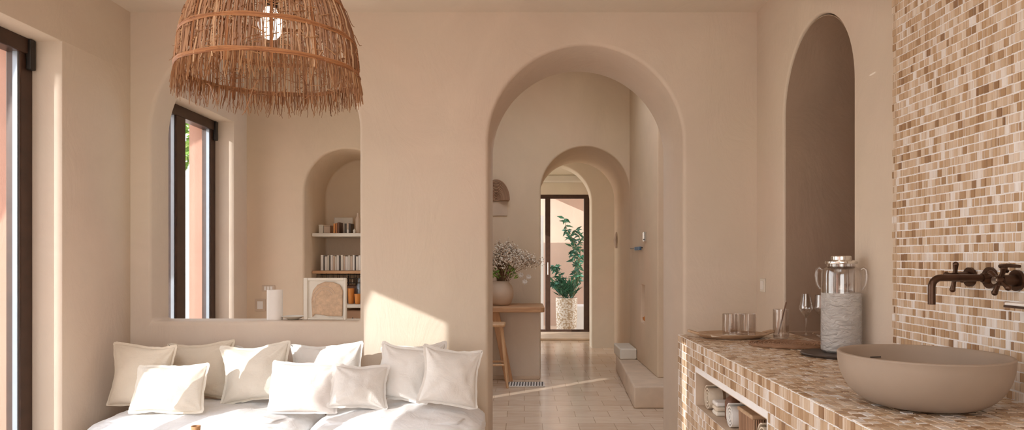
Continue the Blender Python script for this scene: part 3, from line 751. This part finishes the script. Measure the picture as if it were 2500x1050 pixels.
# piping along cushion edge
def pillow(label, px0, px1, py0, py1, Y, th=.10, rz=0, lean=.25, roll=0, m='linen_white', seed=0, pinch=.125, ears=.03, flange=.012, group='loose pillows on the white sofa'):
    w = (px1-px0)/F*Y; h = (py1-py0)/F*Y; cx = ((px0+px1)/2-1280)/F*Y; zb = CAMZ-(py1-632)/F*Y
    qx = (cx+1.6475)/.5525 if cx < -1.09 else (cx+.6475)/.4375; qy = (Y-3.665)/.325
    zb = .335+.115+.025*max(0,1-qx*qx)*max(0,1-qy*qy)+.002
    t = thing('pillow', label, 'pillow', (cx, Y, zb), 0, group)
    n = 30; bm = bmesh.new(); G = {}
    def outline(u,v):
        x = w/2*u*(1-pinch*(1-v*v)**1.0); z = h/2*v*(1-pinch*(1-u*u)**1.0)
        return x,z
    for side in (1,-1):
        for i in range(n+1):
            for j in range(n+1):
                u,v = -1+2*i/n, -1+2*j/n
                # cosine spacing near edges
                u = sin(u*pi/2); v = sin(v*pi/2)
                edge = i in (0,n) or j in (0,n)
                x,z = outline(u,v)
                if edge and side==-1: G[(side,i,j)] = G[(1,i,j)]; continue
                f = max(0,(1-u*u)*(1-v*v))**.42
                q = Vector((x*9+seed*3.1, side*2.0, z*9+seed))
                wr = .011*noise.fractal(q,.8,2.1,4)*f
                # radial creases from corners
                cr = 0
                for cu,cv in ((-1,-1),(1,-1),(-1,1),(1,1)):
                    dx,dz = u-cu, v-cv; d = sqrt(dx*dx+dz*dz); an = math.atan2(dz,dx)
                    cr += .006*sin(an*9+seed*1.7+cu*2+cv)*math.exp(-d*1.6)*min(1,d*3)
                sag = .012*(1-v)*.5*(1-u*u)
                y = -side*(th/2*f*(1+.25*(-v)) + (wr+cr+sag)*(f>0))
                edgew = .004*noise.noise(Vector((x*25,z*25,seed))) if edge else 0
                wx = .014*noise.noise(Vector((x*5,z*5,seed*2.3))); wz = .016*noise.noise(Vector((x*6+9,z*4,seed*1.9)))
                G[(side,i,j)] = bm.verts.new((x+edgew+wx, y, z+edgew+wz))
        for i in range(n):
            for j in range(n):
                q = [G[(side,i,j)],G[(side,i+1,j)],G[(side,i+1,j+1)],G[(side,i,j+1)]]
                try: bm.faces.new(q if side==1 else q[::-1])
                except ValueError: pass
    ring = [(i,0) for i in range(n)]+[(n,j) for j in range(n)]+[(i,n) for i in range(n,0,-1)]+[(0,j) for j in range(n,0,-1)]
    rp = [G[(1,i,j)].co.copy() for i,j in ring]
    rot = Matrix.Rotation(rz,4,'Z') @ Matrix.Rotation(-lean,4,'X') @ Matrix.Rotation(roll,4,'Y')
    zmin = min((rot@v_.co).z for v_ in bm.verts)
    T = Matrix.Translation((0,0,-zmin+.003)) @ rot
    bm.transform(T)
    obj('cover', bm, M[m], t, smooth=True, auto=False)
    # flanged hem: flat strip outside the seam
    bm = bmesh.new(); k = len(rp); inner=[]; outer=[]
    for i,p in enumerate(rp):
        d = (rp[(i+1)%k]-rp[i-1]).normalized(); nn = Vector((d.z,0,-d.x))
        if nn.dot(p) < 0: nn = -nn
        e = flange*(1+.25*noise.noise(Vector((i*.5,seed,0))))
        wv = Vector((0,.003*noise.noise(Vector((i*.4,seed,5))),0))
        inner.append(p-nn*.004); outer.append(p+nn*e+wv)
    th2 = .0022
    vs = [[bm.verts.new(T@(q+Vector((0,o,0)))) for q in L_] for L_ in (inner,outer) for o in (-th2,th2)]
    ia,ib,oa,ob = vs
    for i in range(k):
        j=(i+1)%k
        bm.faces.new((ia[i],ia[j],oa[j],oa[i])); bm.faces.new((ib[i],ob[i],ob[j],ib[j])); bm.faces.new((oa[i],oa[j],ob[j],ob[i])); bm.faces.new((ia[i],ib[i],ib[j],ia[j]))
    zz = min(v_.co.z for v_ in bm.verts)
    if zz < .001:
        for v_ in bm.verts: v_.co.z = max(v_.co.z,.001)
    obj('hem', bm, M[m], t, smooth=True)
    return t
pillow('large oatmeal linen pillow at the left end of the sofa by the corner', 262,430,846,995,3.66, .11, -.18, .16, .02,'linen_beige',1)
pillow('oatmeal linen pillow leaning on the wall, second from the left in the back row', 412,566,846,978,3.80,.11,.05,.14,-.03,'linen_beige',2)
pillow('small oblong white pillow lying in front of the two oatmeal pillows', 332,500,884,994,3.50,.085,.0,.38,-.03,'linen_ivory',3,pinch=.05)
pillow('white pillow tucked upright behind the tall ivory pillow', 575,700,850,972,3.86,.08,.0,.06,.0,'linen_white',9)
pillow('tall ivory linen pillow standing left of the grey one with one corner up', 545,706,846,978,3.70,.115,.06,.18,-.06,'linen_ivory',4)
pillow('white back-row pillow whose corner points up above the grey pillow', 716,888,846,978,3.84,.10,.05,.10,-.08,'linen_white',5)
pillow('plump pale grey oblong pillow in the middle of the sofa', 662,824,872,988,3.56,.115,-.03,.25,.02,'linen_grey',6,pinch=.05)
pillow('small round-bellied white pillow right of the pale grey one', 812,942,888,986,3.56,.12,.22,.3,.08,'linen_white',7,pinch=.06)
pillow('white pillow at the back right with a frayed top edge', 942,1094,846,970,3.85,.09,.0,.1,-.10,'linen_white',8)
pillow('white square pillow leaning left, second from the right end', 922,1052,856,984,3.68,.10,-.05,.22,.14,'linen_white',10)
pillow('white pillow at the right end of the sofa, tilted outward', 1032,1168,854,996,3.58,.105,.30,.22,.16,'linen_white',11)
# slender wooden candlestick in front of the sofa
t = thing('wooden_stand','slim dark wooden post stand whose top shows in front of the sofa','stand',(-1.179,2.50,0))
obj('post', lathe(bmesh.new(), [(0,.02),(.016,.02),(.013,.2),(.012,.52),(.010,.60),(0,.60)], 24), M['oak'], t, smooth=True)
obj('cup', lathe(bmesh.new(), [(0,.60),(.014,.60),(.0155,.634),(.0165,.64),(.012,.64),(.011,.615),(0,.612)], 24), M['oak'], t, smooth=True)
obj('foot', lathe(bmesh.new(), [(0,0),(.09,0),(.09,.012),(.02,.024),(0,.024)], 32), M['oak'], t, smooth=True)
# ------------------------------------------------------------------ hatch sill things
ZS = .8805
t = thing('paper_roll','white upright paper sleeve standing on the hatch sill','paper roll',((671-1280)/F*4.12,4.12,ZS))
obj('sleeve', lathe(bmesh.new(), [(.046,0),(.046,.176),(.043,.176),(.043,0)], 40, closed=True, sy=.75), M['white'], t, smooth=True)
obj('core', lathe(bmesh.new(), [(0,0),(.030,0),(.030,.17),(0,.17)], 30), M['cream'], t, smooth=True)
t = thing('shallow_dish','shallow cream dish on the hatch sill beside the framed board','dish',((716-1280)/F*4.12,4.12,ZS))
obj('bowl', lathe(bmesh.new(), [(0,0),(.025,0),(.066,.019),(.070,.020),(.064,.0215),(.024,.004),(0,.004)], 48), M['cream'], t, smooth=True)
t = thing('framed_board','square sandy board in a pale frame with arch relief, standing on the hatch sill','picture',((796-1280)/F*4.12,4.10,ZS+.001), -.06)
hw, hh = .127, .246
obj('backing', BX((-hw+.006,.004,.006),(hw-.006,.014,hh-.006)), M['cream'], t)
for a,b_ in (((-hw,-.010,0),(-hw+.024,.016,hh)),((hw-.014,-.010,0),(hw,.016,hh)),((-hw+.024,-.008,hh-.016),(hw-.014,.015,hh)),((-hw+.024,-.008,0),(hw-.014,.015,.010))):
    obj('frame_bar', BX(a,b_), M['cream'], t, bevel=.003)
out = [(-.075,.012),(-.060,.034),(-.03,.030),(.02,.022),(.105,.020),(.108,.17),(.09,.205),(.05,.222),(.0,.224),(-.045,.205),(-.072,.17),(-.082,.12)]
obj('relief', prism(out, -.010, .004), M['cork'], t, bevel=.006)
bm = bmesh.new()
for rr_ in (.055,.07): tube(bm, [(.0+rr_*1.1*cos(a), -.0105, .10+rr_*1.4*sin(a)) for a in [radians(35+i*9) for i in range(17)]], .0022, 6)
obj('arch_line', bm, M['ceramic'], t)
plate('light_switch','small grey double switch on the far wall above the paper roll',((656-1280)/F*5.68,5.68,CAMZ-(704-632)/F*5.68),'Y',.105,.050,'ceramic',3)
plate('wall_socket','square metal wall socket left of the paper roll',((636-1280)/F*5.68,5.68,CAMZ-(745-632)/F*5.68),'Y',.085,.10,'ceramic',1,'socket')
# ------------------------------------------------------------------ niche shelves
def nx(px, Y): return (px-1280)/F*Y
def nz(py, Y): return CAMZ-(py-632)/F*Y
SY0, SY1 = 5.86, 6.285
NXL, NXR = -1.79, -1.104
def shelf(label, py, m='cream', thk=.03):
    z = nz(py, SY0); t = thing('wall_shelf', label, 'shelf', ((NXL+NXR)/2, SY0, z))
    obj('board', BX((NXL-(NXL+NXR)/2+.002,0,-thk),(NXR-(NXL+NXR)/2-.002,SY1-SY0,0)), M[m], t, bevel=.006); return z
z1 = shelf('top cream shelf in the arched niche holding boards and a small box', 569)
z2 = shelf('middle wooden shelf in the arched niche holding the row of pale books', 661, 'oak_x', .025)
z3 = shelf('bottom cream shelf in the arched niche holding the orange cups', 743)
def sbox(name, label, cat, px0, px1, py0, z, Y=5.97, d=.10, m='cream', bev=.004, lid=None, rz=0):
    x0, x1 = nx(px0,Y), nx(px1,Y); h = nz(py0,Y)-z
    t = thing(name, label, cat, ((x0+x1)/2, Y, z+.0008), rz)
    w = (x1-x0)/2
    obj('body', BX((-w,0,0),(w,d,h*(.86 if lid else 1))), M[m], t, bevel=bev)
    if lid: obj('lid', BX((-w-.002,-.002,h*.86),(w+.002,d+.002,h)), M[lid], t, bevel=bev)
    return t
sbox('storage_box','small light ceramic box at the left of the top niche shelf','box',778,789,549,z1,m='cream',lid='cream')
sbox('storage_box','small taupe box beside the light one on the top niche shelf','box',790,806,550,z1,m='ceramic',lid='travertine')
t = sbox('serving_board','tall cream board with rounded corners leaning at the back of the top niche shelf','board',815,861,531,z1,Y=6.12,d=.02,m='cream',bev=.009); 
t['label'] = 'tall cream board with rounded corners standing at the back of the top niche shelf'
def book(label, x0, x1, z, Y, h, m, d=.12, name='book', group=None, tilt=0):
    w=(x1-x0)/2; t = thing(name, label, 'book', ((x0+x1)/2, Y, z+.0008), 0, group)
    bm = bmesh.new(); box(bm,(-w,0,0),(-w+.0022,d,h)); box(bm,(w-.0022,0,0),(w,d,h)); box(bm,(-w+.0022,0,0),(w-.0022,.0022,h))
    o1 = obj('cover', bm, M[m], t); o2 = obj('pages', BX((-w+.0024,.003,.003),(w-.0024,d-.004,h-.004)), M['white'], t)
    return t
for i,(a,b_,py,m_,lb) in enumerate(((814,818,546,'orange','thin orange'),(819,823,545,'terracotta','rust-coloured'),(824,828,543,'walnut','dark brown'))):
    book(lb+' book in front of the cream board on the top niche shelf', nx(a,5.95), nx(b_,5.95), z1, 5.95, nz(py,5.95)-z1, m_)
for i,(a,b_,py,m_,lb) in enumerate(((841,846,546,'charcoal','charcoal'),(846.5,851,545,'ceramic','grey-beige'),(851.5,856,546,'slate','dark slate'))):
    book(lb+' book right of centre on the top niche shelf', nx(a,5.95), nx(b_,5.95), z1, 5.95, nz(py,5.95)-z1, m_)
def vase(name,label,cat,px,Y,z,r,h,m,prof=None,parts=True):
    t = thing(name,label,cat,(nx(px,Y),Y,z+.0008))
    p = prof or [(0,0),(.8,0),(1,.06),(1,.7),(.5,.82),(.42,1),(.34,1),(.40,.8),(.0,.1)]
    obj('body', lathe(bmesh.new(), [(a*r,b_*h) for a,b_ in p], 28), M[m], t, smooth=True); return t
vase('bottle','pale pink bottle at the right end of the top niche shelf','bottle',874,5.97,z1,.022,.175,'ceramic')
vase('egg_cup','tiny cream cup on the top niche shelf before the bottle','cup',865,5.90,z1,.010,.036,'cream')
vase('egg_cup','tiny white cup standing before the charcoal book','cup',849.5,5.90,z1,.008,.032,'white')
bk = []
x = 783; i = 0
cols = ['white','charcoal','white','cream','slate','white','ceramic','cream','white','charcoal','cream','ceramic','white','cream','ceramic','white','slate','cream','white','ceramic']
words = ['first','second','third','fourth','fifth','sixth','seventh','eighth','ninth','tenth','eleventh','twelfth','thirteenth','fourteenth','fifteenth','sixteenth','seventeenth','eighteenth','nineteenth','twentieth']
cn = {'white':'white','charcoal':'dark charcoal','cream':'cream','slate':'near-black slate','ceramic':'grey-beige'}
while x < 905 and i < 20:
    w_ = [7,3,6,5,3,6,5,4,6,4,6,5,7,5,6,5,3,6,5,6][i]
    book('%s book, %s from the left in the row on the middle niche shelf' % (cn[cols[i]], words[i]), nx(x,5.93), nx(x+w_-.6,5.93), z2, 5.93, nz(623+(i*7%5)*.8,5.93)-z2, cols[i], .14, 'book', 'pale books on the middle niche shelf')
    x += w_; i += 1
# wire rack under middle shelf
t = thing('wire_rack','black wire rack hanging under the middle niche shelf','rack',(nx(830,5.9),5.88,z2-.105))
bm = bmesh.new()
for zz in (0,.035,.07):
    tube(bm,[(-.19,0,zz),(.19,0,zz)],.0025,6); tube(bm,[(-.19,.12,zz),(.19,.12,zz)],.0025,6)
for k in range(9):
    x_ = -.19+k*.0475; tube(bm,[(x_,0,0),(x_,0,.078)],.002,6); tube(bm,[(x_,0,0),(x_,.12,0)],.002,6); tube(bm,[(x_,.12,0),(x_,.12,.078)],.002,6)
obj('wires', bm, M['black'], t)
t = thing('cutlery_box','dark open box of utensils behind the framed board on the bottom niche shelf','box',(nx(848,6.0),6.02,z3+.001))
obj('body', BX((-.10,0,0),(.16,.1,.15)), M['walnut'], t, bevel=.004)
for k in range(7):
    obj('utensil', tube(bmesh.new(), [(-.07+k*.032,.05,.14),(-.075+k*.034,.045,.21+.012*(k%3))], [.004,.006], 8), M['nickel' if k%2 else 'black'], t, smooth=True)
cp = [(0,0),(.72,0),(.78,.03),(1,1),(.93,1),(.70,.08),(0,.06)]
vase('orange_cup','tall orange tapered cup on the bottom niche shelf','cup',857,5.93,z3,.029,.130,'orange',cp)
vase('orange_cup','shorter orange tapered cup at the right on the bottom niche shelf','cup',873,5.90,z3,.027,.085,'orange',cp)
vase('carafe','tall pale blue-grey carafe behind the orange cups','carafe',877,6.0,z3,.024,.215,'bead')
t = thing('patterned_basket','brown basket with dark print below the orange cups','basket',(nx(860,5.93),5.90,.78-.18)); 
t.location = (nx(862,5.93),5.92,.4015)
obj('body', BX((-.08,0,0),(.10,.25,.40)), M['wicker'], t, bevel=.01)
bm = bmesh.new()
for (a,b_) in (((-.03,.30),(.0,.37)),((.0,.37),(.02,.30)),((-.02,.33),(.015,.33)),((.03,.30),(.03,.36)),((.03,.36),(.05,.36)),((.05,.36),(.05,.33)),((.05,.33),(.03,.33))):
    tube(bm,[(a[0],-.002,a[1]-.03),(b_[0],-.002,b_[1]-.03)],.003,6)
obj('print', bm, M['black'], t)
# ------------------------------------------------------------------ archway room
# plaster island with wooden top
t = thing('dining_counter','beige plaster island with a warm oak worktop beyond the archway','kitchen island',(0,7.2,0))
obj('base', BX((-.75,0,0),(.165,.42,.70)), M['plaster'], t, bevel=.012, seg=3)
obj('plinth', BX((-.75,-.04,0),(.155,0.0,.035)), M['travertine'], t, bevel=.004)
top = arch(0,1,0,1,8)
obj('worktop', prism([(-.80,-.20),(.165,-.20),(.195,-.185),(.205,-.15),(.205,.40),(.19,.44),(-.80,.44)], .70, .752, 'Z'), M['oak_x'], t, bevel=.008)
obj('trestle_leg', prism([(-.335,.70),(-.255,.70),(-.115,.0),(-.195,.0)], -.16, -.09), M['oak'], t, bevel=.005)
# oak stool
t = thing('wooden_stool','light oak bar stool tucked under the island worktop','stool',(-.315,6.80,0))
obj('seat', BX((-.14,-.13,.585),(.13,.13,.615)), M['pinewood'], t, bevel=.012, seg=3)
for sx in (-1,1):
    for sy in (-1,1):
        obj('leg', tube(bmesh.new(), [(sx*.09,sy*.09,.588),(sx*.155,sy*.13,0)], [.015,.012], 12), M['pinewood'], t, smooth=True)
for sy in (-1,1): obj('rung', tube(bmesh.new(), [(-.128,sy*.118,.22),(.128,sy*.118,.22)], .010, 10), M['pinewood'], t, smooth=True)
for sx in (-1,1): obj('rung', tube(bmesh.new(), [(sx*.12,-.11,.27),(sx*.12,.11,.27)], .010, 10), M['pinewood'], t, smooth=True)
# vase and flowers
VY = 7.32; vx = nx(1221,VY); vz = .7525
t = thing('round_vase','rounded sand ceramic vase on the oak worktop','vase',(vx,VY,vz))
vh = (733-674)/F*VY; vr = 33/F*VY
obj('body', lathe(bmesh.new(), [(0,0),(vr*.62,0),(vr*.84,vh*.12),(vr*.99,vh*.38),(vr*.99,vh*.58),(vr*.86,vh*.82),(vr*.66,vh*.96),(vr*.64,vh),(vr*.56,vh),(vr*.56,vh*.94),(vr*.7,vh*.7),(0,vh*.5)], 48), M['ceramic'], t, smooth=True, auto=False)
t = thing('flower_bouquet','airy bouquet of white and brown dried blossoms in the sand vase','flowers',(vx,VY,vz+vh*.55))
rnd = random.Random(3); bs = bmesh.new(); bf = bmesh.new(); bl = bmesh.new()
for k in range(95):
    a = rnd.uniform(0,2*pi); sp_ = rnd.uniform(.05,1)**.7; R_ = .30*sp_; hgt = .12+.46*(1-sp_*.55)*rnd.uniform(.7,1)
    end = Vector((R_*cos(a)+.10*sp_*1.0+.03, R_*sin(a)*.75, hgt))
    if end.x < -.25: end.x = -.25
    mid = Vector((end.x*.35,end.y*.35,hgt*.6)); st0 = Vector((rnd.uniform(-.05,.05),rnd.uniform(-.05,.05),0))
    if hgt < .25: mid.z = .18
    tube(bs, [st0, mid, end], [.0022,.0018,.001], 4, cap=False)
    for j in range(26):
        d_ = rv(rnd)*rnd.uniform(.01,.065); p = end+d_ - Vector((0,0,.02)); 
        if rnd.random()<.5: tube(bs, [end-(end-mid)*.1, p], [.001,.0007], 3, cap=False)
        bmesh.ops.create_icosphere(bf, subdivisions=1, radius=rnd.uniform(.004,.010), matrix=Matrix.Translation(p))
for k in range(90):
    q = rv(rnd); p = Vector((q.x*.12+.05,q.y*.1,.14+abs(q.z)*.12)); leaf(bl, p, q+Vector((0,0,.3)), rv(rnd), .05, .02)
obj('stems', bs, M['twig'], t); o = obj('blossoms', bf, M['blossom'], t); o['kind']='stuff'; o = obj('foliage', bl, M['ivy'], t); o['kind']='stuff'
for k,(dx_,dz_) in enumerate(((.30,.16),(.26,.11),(.22,.18))):
    bm = bmesh.new()
    for r_ in range(3):
        for j in range(7):
            a = 2*pi*j/7+r_*.4; leaf(bm, Vector((dx_,-.10,dz_)), Vector((cos(a)*(1-.2*r_),-.35*r_-.2,sin(a)*(1-.2*r_))), Vector((0,-1,0)), .032-.006*r_, .024)
    obj('rose', bm, M['white'], t)
# wall lantern (half-round wicker)
t = thing('wicker_wall_shade','half-round brown wicker wall shade left of the second arch','wall lamp',(nx(1212,7.8),7.797,nz(490,7.8)))
bm = bmesh.new(); r_ = .145
for k in range(13):
    rr2 = r_*(1-k*.07)
    tube(bm, [(rr2*cos(a), -.055*(1-(k/13)**2)-.012, max(0,rr2*1.55*sin(a)+.0)) for a in [pi*j/22 for j in range(23)]], .0075, 5)
tube(bm, [(-r_,-.02,0),(r_,-.02,0)], .008, 6)
obj('weave', bm, M['wicker'], t)
obj('backplate', prism([(r_*.97*cos(pi*j/20), r_*1.5*sin(pi*j/20)) for j in range(21)], -.012, 0), M['wicker'], t)
obj('shadow_panel', BX((-r_,-.010,-.17),(r_*.85,0,-.004)), M['ceramic'], t, bevel=.003)  # flat panel standing in for the shadow cast below the wicker shade
# striped magazine bundle on the floor
t = thing('striped_mat','small black and white striped mat lying by the island','mat',(nx(1284,6.95),6.83,0.0008), .02)
obj('base', BX((-.185,-.10,0),(.185,.13,.010)), M['white'], t, bevel=.004)
for k in range(13): obj('stripe', prism([(-.18+k*.0275,-.095),(-.168+k*.0275,-.095),(-.158+k*.0275,.125),(-.170+k*.0275,.125)], .010, .0122, 'Z'), M['charcoal'], t)
# bench ledge (two steps)
bm = prism([(.905,5.76),(1.9,5.76),(1.9,8.5),(1.12,8.5),(1.02,7.75)], 0, .185, 'Z')
be = obj('stone_ledge', bm, M['travertine'], None, bevel=.018, seg=3); tag(be, 'low travertine ledge running along the right wall beyond the archway', 'ledge')
# clip ledge so it does not pass the arch jamb
cut(be, [BX((1.1,7.795,-.1),(2.2,8.8,.4)), BX((.8,7.79,-.1),(1.3,8.8,.4))])
t2 = obj('step_block', prism([(1.0,7.28),(1.178,7.28),(1.178,7.79),(1.0,7.79)], .186, .30, 'Z'), M['cream'], None, bevel=.015, seg=3); tag(t2, 'pale plaster block on the far end of the stone ledge', 'block')
# small things on the panel wall
def py_(px, X=1.18): return X*F/(px-1280)
t = thing('thermostat','slim black and silver thermostat on the panel wall beyond the archway','thermostat',(1.18,py_(1576),nz(578,py_(1576))))
obj('body', BX((-.016,-.075,-.045),(-.0005,.075,.045)), M['nickel'], t, bevel=.003); obj('screen', BX((-.0185,-.075,-.045),(-.016,-.04,.045)), M['black'], t)
obj('button', BX((-.0185,-.01,-.035),(-.016,.03,-.02)), M['black'], t)
t = thing('towel_rail','thin rail with blue hooks below the thermostat','rail',(1.18,py_(1558),nz(606,py_(1558))))
bm = tube(bmesh.new(), [(-.02,-.30,.0),(-.02,.40,.0)], .005, 8); obj('bar', bm, M['black'], t)
for k in range(6): obj('hook', BX((-.032,-.28+k*.06,-.022),(-.012,-.25+k*.06,.012)), M['blue'], t, bevel=.003)
bm = bmesh.new(); tube(bm, [(-.02,-.28,0),(0,-.28,0)],.004,8); tube(bm, [(-.02,.38,0),(0,.38,0)],.004,8); obj('bracket', bm, M['black'], t)
YN = 6.94
t = thing('orange_bowl','orange bowl with small fruit standing in the little wall niche','bowl',(1.235,YN,.6012))
obj('bowl', lathe(bmesh.new(), [(0,0),(.02,0),(.05,.03),(.056,.055),(.052,.055),(.045,.033),(0,.012)], 32), M['orange'], t, smooth=True)
for k in range(5): obj('fruit', (lambda b_: (bmesh.ops.create_icosphere(b_, subdivisions=2, radius=.018, matrix=Matrix.Translation((.025*cos(k*1.26),.025*sin(k*1.26),.058))), b_)[1])(bmesh.new()), M['orange'], t, smooth=True)
for k,(dy,hh_) in enumerate(((-.075,.25),(-.02,.26),(.035,.27))):
    t = thing('pale_tube', ['nearest pale tube standing in the small wall niche','middle pale tube standing in the small wall niche','farthest pale tube standing in the small wall niche'][k], 'candle', (1.275,YN+dy,.6012))
    obj('candle', tube(bmesh.new(), [(0,0,0),(0,0,hh_)], .016, 16), M['white'], t, smooth=True)
    obj('wick', tube(bmesh.new(), [(0,0,hh_),(0,.001,hh_+.012)], .0016, 6), M['black'], t)
# shell-like sconce on the arch jamb
t = thing('wall_shell','small pale shell-shaped wall ornament on the inside of the second arch','wall ornament',(1.178,py_(1506),nz(590,py_(1506))))
for k in range(5): obj('rib', tube(bmesh.new(), [(-.006,.02*(k-2),-.08),(-.02,.03*(k-2),.02),(-.006,.02*(k-2),.12-.01*abs(k-2))], [.010,.014,.006], 8), M['ceramic'], t, smooth=True)
# ------------------------------------------------------------------ courtyard plant
PY_ = 12.35; t = thing('potted_plant','tall dark green leafy plant in a white shell-mosaic pot outside the hall door','potted plant',(nx(1383,PY_),PY_,-.12))
k_ = PY_/F; pr = 26*k_; pz1 = nz(727,PY_)+.12
obj('pot', lathe(bmesh.new(), [(0,0),(pr*.84,0),(pr*.9,.02),(pr,pz1*.6),(pr*1.02,pz1),(pr*.92,pz1),(pr*.9,pz1-.05),(0,pz1-.05)], 40), M['potshell'], t, smooth=True)
obj('soil', lathe(bmesh.new(), [(0,pz1-.045),(pr*.89,pz1-.05),(0,pz1-.06)], 30), M['soil'], t)
rnd = random.Random(8); bs = bmesh.new(); bl = bmesh.new()
def stemline(pts, r0, r1, n=14):
    P = [Vector(p) for p in pts]; res = []
    m_ = len(P)-1
    for i in range(n+1):
        s = i/n*m_; j = min(int(s), m_-1); f = s-j
        p0 = P[max(j-1,0)]; p1=P[j]; p2=P[j+1]; p3=P[min(j+2,m_)]
        res.append(.5*((2*p1)+(-p0+p2)*f+(2*p0-5*p1+4*p2-p3)*f*f+(-p0+3*p1-3*p2+p3)*f**3))
    tube(bs, res, [r0+(r1-r0)*i/n for i in range(n+1)], 6, cap=False); return res
def pp(px,py,dy=0): return (nx(px,PY_)-nx(1383,PY_), dy, nz(py,PY_)+.12)
lines = [stemline([pp(1392,727),pp(1400,680),pp(1412,640),pp(1404,600),pp(1384,560),pp(1378,534)], .012,.004),
         stemline([pp(1398,727),pp(1410,690),pp(1414,640),pp(1418,590),pp(1405,562)], .010,.003),
         stemline([pp(1396,727,.05),pp(1408,680,.1),pp(1402,620,.1),pp(1398,580,.12)], .010,.003),
         stemline([pp(1380,727),pp(1370,690),pp(1362,660),pp(1352,650)], .008,.003),
         stemline([pp(1376,727,-.05),pp(1366,700,-.1),pp(1352,690,-.1)], .008,.003)]
for li,ln_ in enumerate(lines):
    for i,p in enumerate(ln_):
        if i < 3: continue
        for _ in range(6 if li<3 else 5):
            d_ = rv(rnd); d_.z = d_.z*.6-.1; leaf(bl, p+rv(rnd)*.01, d_, Vector((rnd.uniform(-.4,.4),-1,.3)), rnd.uniform(.09,.17), rnd.uniform(.03,.055))
for k in range(150):
    a = rnd.uniform(0,2*pi); b0 = Vector((rnd.uniform(-.12,.12),rnd.uniform(-.12,.12),pz1-.02)); 
    d_ = Vector((cos(a)*.8,sin(a)*.8,rnd.uniform(.2,1.6))); leaf(bl, b0+Vector((0,0,rnd.uniform(0,.22))), d_, Vector((0,-1,.3)), rnd.uniform(.16,.30), .026)
obj('stems', bs, M['stem'], t); o = obj('foliage', bl, M['leaf'], t); o['kind']='stuff'
t = obj('stone_block', BX((.97,13.2,-.12),(1.6,13.7,.35)), M['whitewall'], None, bevel=.02); tag(t, 'pale stone block standing behind the potted plant in the courtyard','block')
# ------------------------------------------------------------------ light
sun = bpy.data.lights.new('sun','SUN'); sun.energy = 2.7; sun.angle = radians(.15); sun.color = (1,.98,.94)
so = bpy.data.objects.new('sun', sun); link(so); so.rotation_euler = sun_dir.to_track_quat('-Z','Y').to_euler(); so.location=(-6,-5,5)
w = bpy.data.worlds.new('sky'); S.world = w; w.use_nodes = True; nt = w.node_tree; bg = nt.nodes['Background']
tc = N(nt,'ShaderNodeTexCoord'); sx_ = N(nt,'ShaderNodeSeparateXYZ'); L(nt, tc.outputs['Generated'], sx_.inputs[0])
L(nt, ramp(nt, sx_.outputs['Z'], [(0,(1.0,.97,.93)),(.35,(.92,.95,1.0)),(1,(.76,.86,1.0))]), bg.inputs['Color']); bg.inputs['Strength'].default_value = 2.1
S.view_settings.view_transform = 'Standard'; S.view_settings.look = 'None'; S.view_settings.exposure = .88; S.view_settings.gamma = 1; S.view_settings.use_curve_mapping = False
S.cycles.max_bounces = 10; S.cycles.diffuse_bounces = 6; S.cycles.transparent_max_bounces = 24
S.cycles.sample_clamp_indirect = 6
